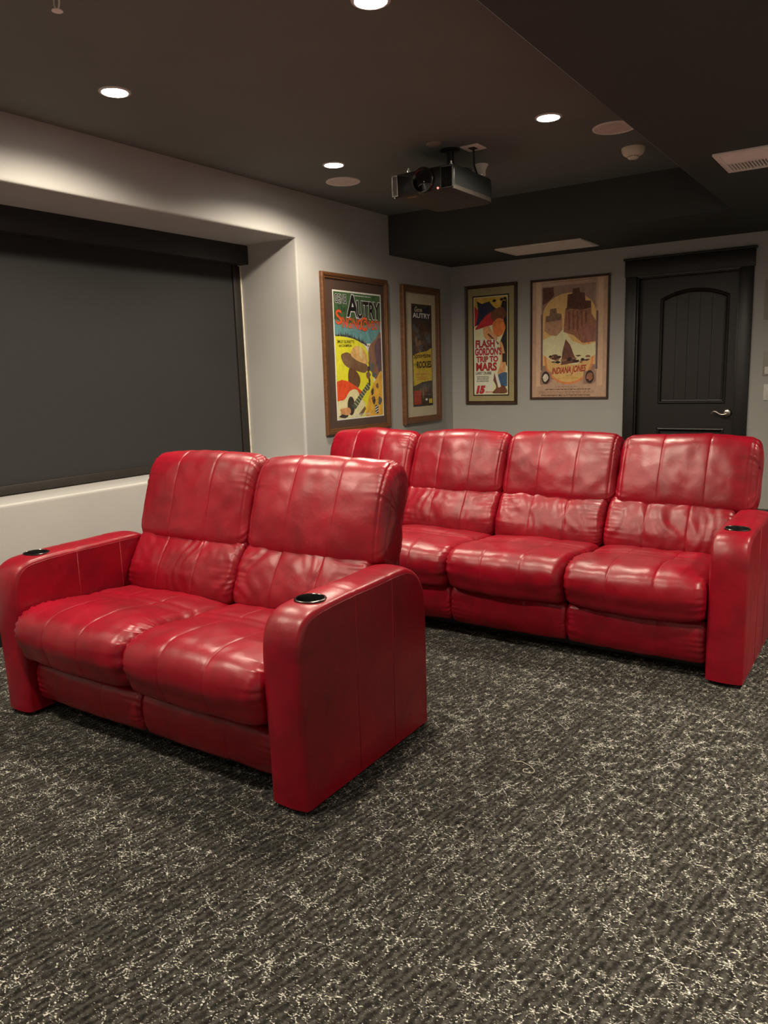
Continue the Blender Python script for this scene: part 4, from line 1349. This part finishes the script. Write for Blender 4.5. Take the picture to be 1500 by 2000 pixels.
for x0, x1 in ((PX0 + 0.002, PX0 + 0.042), (PX1 - 0.085, PX1 - 0.004)):
    bm = bmesh.new()
    t_ = 0.005
    z0, z1 = PZ0 + 0.010, PZ1 - 0.008
    for a in ((x0, x0 + t_, z0, z1), (x1 - t_, x1, z0, z1), (x0 + t_, x1 - t_, z0, z0 + t_), (x0 + t_, x1 - t_, z1 - t_, z1)):
        add_box(bm, a[0], a[1], PY0 - 0.010, PY0 + 0.004, a[2], a[3], 0.001)
    v = prj(bm, 'vent_surround', MSIL if x0 < 1.2 else plain('dull_silver_trim', (0.20, 0.20, 0.195), 0.35, 0.9))
    bm = bmesh.new()
    for k in range(7):
        x = x0 + t_ + (x1 - x0 - 2 * t_) * (k + 0.5) / 7
        add_box(bm, x - 0.0015, x + 0.0015, PY0 - 0.006, PY0 + 0.002, z0 + t_, z1 - t_)
    g_ = from_bm('vent_fins', bm, MSIL if x0 < 1.2 else MBLK, smooth=False)
    rel(g_, root)
bm = bmesh.new()
add_lathe(bm, [(0, -0.005), (0.005, -0.004), (0.006, 0.002), (0, 0.002)], 14, (1.388, PY0, PZ0 + 0.018), 'Y')
prj(bm, 'indicator_light', emitter('red_indicator', (1.0, 0.16, 0.10), 1.6))
bm = bmesh.new()
add_lathe(bm, [(0, -0.003), (0.006, -0.002), (0.006, 0.002), (0, 0.002)], 14, (1.385, PY0, LZ + 0.006), 'Y')
prj(bm, 'remote_sensor', MBLK)
bm = bmesh.new()
add_box(bm, 1.165, 1.225, PY0 + 0.020, PY0 + 0.036, PZ0 - 0.0012, PZ0 + 0.0005)
prj(bm, 'amber_sticker', plain('amber_sticker_paper', (0.42, 0.22, 0.07), 0.6))
bm = bmesh.new()
add_box(bm, PX1 - 0.075, PX1 - 0.068, PY0 + 0.03, PY1 - 0.06, PZ0 - 0.001, PZ0 + 0.001)
prj(bm, 'base_groove', MBLK)
for x, y in ((PX0 + 0.10, PY0 + 0.03), (PX1 - 0.045, PY0 + 0.05), (PX1 - 0.045, PY1 - 0.10), (PX0 + 0.10, PY1 - 0.10)):
    bm = bmesh.new()
    add_lathe(bm, [(0.010, -0.004), (0.010, 0.012), (0.005, 0.014), (0.005, 0.028), (0.0, 0.030)], 14, (x, y, PZ1))
    prj(bm, 'adjuster_screw', MSIL)

root2 = thing('projector_mount', 'black ceiling bracket and short pole holding up the projector', 'projector mount', (1.36, -2.45, HC))
bm = bmesh.new()
add_lathe(bm, [(0, 0), (0.06, 0), (0.06, -0.006), (0.03, -0.012), (0, -0.012)], 36, (1.36, -2.45, HC))
rel(from_bm('ceiling_flange', bm, MBLK, angle=40), root2)
bm = bmesh.new()
add_lathe(bm, [(0.024, -0.01), (0.024, -0.098), (0.032, -0.10), (0.032, -0.112), (0, -0.112)], 28, (1.36, -2.45, HC))
rel(from_bm('pole', bm, MBLK, angle=40), root2)
for a in (20, 110, 200, 290):
    bm = bmesh.new()
    r_ = math.radians(a)
    add_tube(bm, [(1.36, -2.45, HC - 0.108), (1.36 + 0.09 * math.cos(r_), -2.45 + 0.09 * math.sin(r_), HC - 0.114), (1.36 + 0.13 * math.cos(r_), -2.45 + 0.13 * math.sin(r_), PZ1 + 0.0085)], 0.0075, 10)
    leg = rel(from_bm('bracket_arm', bm, MBLK), root2)
    for q in (0.055, 0.125):
        bm = bmesh.new()
        add_lathe(bm, [(0, 0.011), (0.006, 0.010), (0.007, 0.0), (0, 0.0)], 10, (1.36 + q * math.cos(r_), -2.45 + q * math.sin(r_), HC - 0.113))
        sc = from_bm('screw', bm, MCHR)
        sc.parent = leg; sc.matrix_parent_inverse = root2.matrix_basis.inverted()

bm = bmesh.new()
cpts = [(1.490, -2.395, HC - 0.007), (1.485, -2.38, HC - 0.04), (1.465, -2.34, HC - 0.085), (1.44, -2.25, HC - 0.118), (1.42, -2.16, HC - 0.126)]
add_tube(bm, cpts, 0.006, 8)
o = from_bm('projector_cable', bm, MBLK)
tag(o, 'black cable dropping from the square ceiling plate to the projector', 'cable')

# ------------------------------------------------------------------ wall plates beside the door
def plate(name, label, cat, x0, z0, w, h, m, extra):
    root = thing(name, label, cat, (x0 + w / 2, 0.0, z0 + h / 2))
    bm = bmesh.new()
    add_box(bm, -w / 2, w / 2, -0.008, 0.0, -h / 2, h / 2, 0.003)
    from_bm('plate', bm, m, root, angle=35)
    extra(root, w, h)
MPANEL = plain('grey_wall_plate', (0.30, 0.28, 0.245), 0.55, var=0.04)
def ex_panel(root, w, h):
    bm = bmesh.new(); add_box(bm, -w / 2 + 0.02, w / 2 - 0.02, -0.011, -0.007, -h / 2 + 0.02, h / 2 - 0.02, 0.002)
    from_bm('cover', bm, MPANEL, root, angle=35)
def ex_keypad(root, w, h):
    bm = bmesh.new(); add_box(bm, -w / 2 + 0.015, w / 2 - 0.015, -0.017, -0.007, -h / 2 + 0.012, -h / 2 + 0.070, 0.002)
    from_bm('white_cover', bm, MWHT, root, angle=35)
def ex_switch(root, w, h):
    for s in (-0.025, 0.025):
        bm = bmesh.new(); add_box(bm, s - 0.017, s + 0.017, -0.012, -0.007, -0.033, 0.033, 0.002)
        from_bm('rocker', bm, MWHT, root, angle=35)
plate('wall_control_panel', 'grey flush panel high on the wall beside the door', 'wall panel', 2.764, 1.635, 0.16, 0.30, MPANEL, ex_panel)
plate('keypad', 'grey wall keypad with a white lower cover beside the door', 'keypad', 2.779, 1.205, 0.13, 0.185, MPANEL, ex_keypad)
plate('light_switch', 'white double light switch lowest on the wall beside the door', 'light switch', 2.793, 1.012, 0.116, 0.128, MWHT, ex_switch)

# ------------------------------------------------------------------ loose thread on the carpet
cp, _ = catmull([(2.716, -4.542), (2.753, -4.530), (2.785, -4.540), (2.808, -4.556), (2.815, -4.574), (2.800, -4.588), (2.784, -4.584), (2.780, -4.572), (2.792, -4.566)], 60, closed=False)
bm = bmesh.new()
add_tube(bm, [(p.x, p.y, 0.0025 + 0.001 * math.sin(k * 0.6)) for k, p in enumerate(cp)], 0.0016, 6)
o = from_bm('loose_thread', bm, plain('pale_thread', (0.34, 0.31, 0.25), 0.9))
tag(o, 'short curled pale thread lying on the open carpet', 'thread')
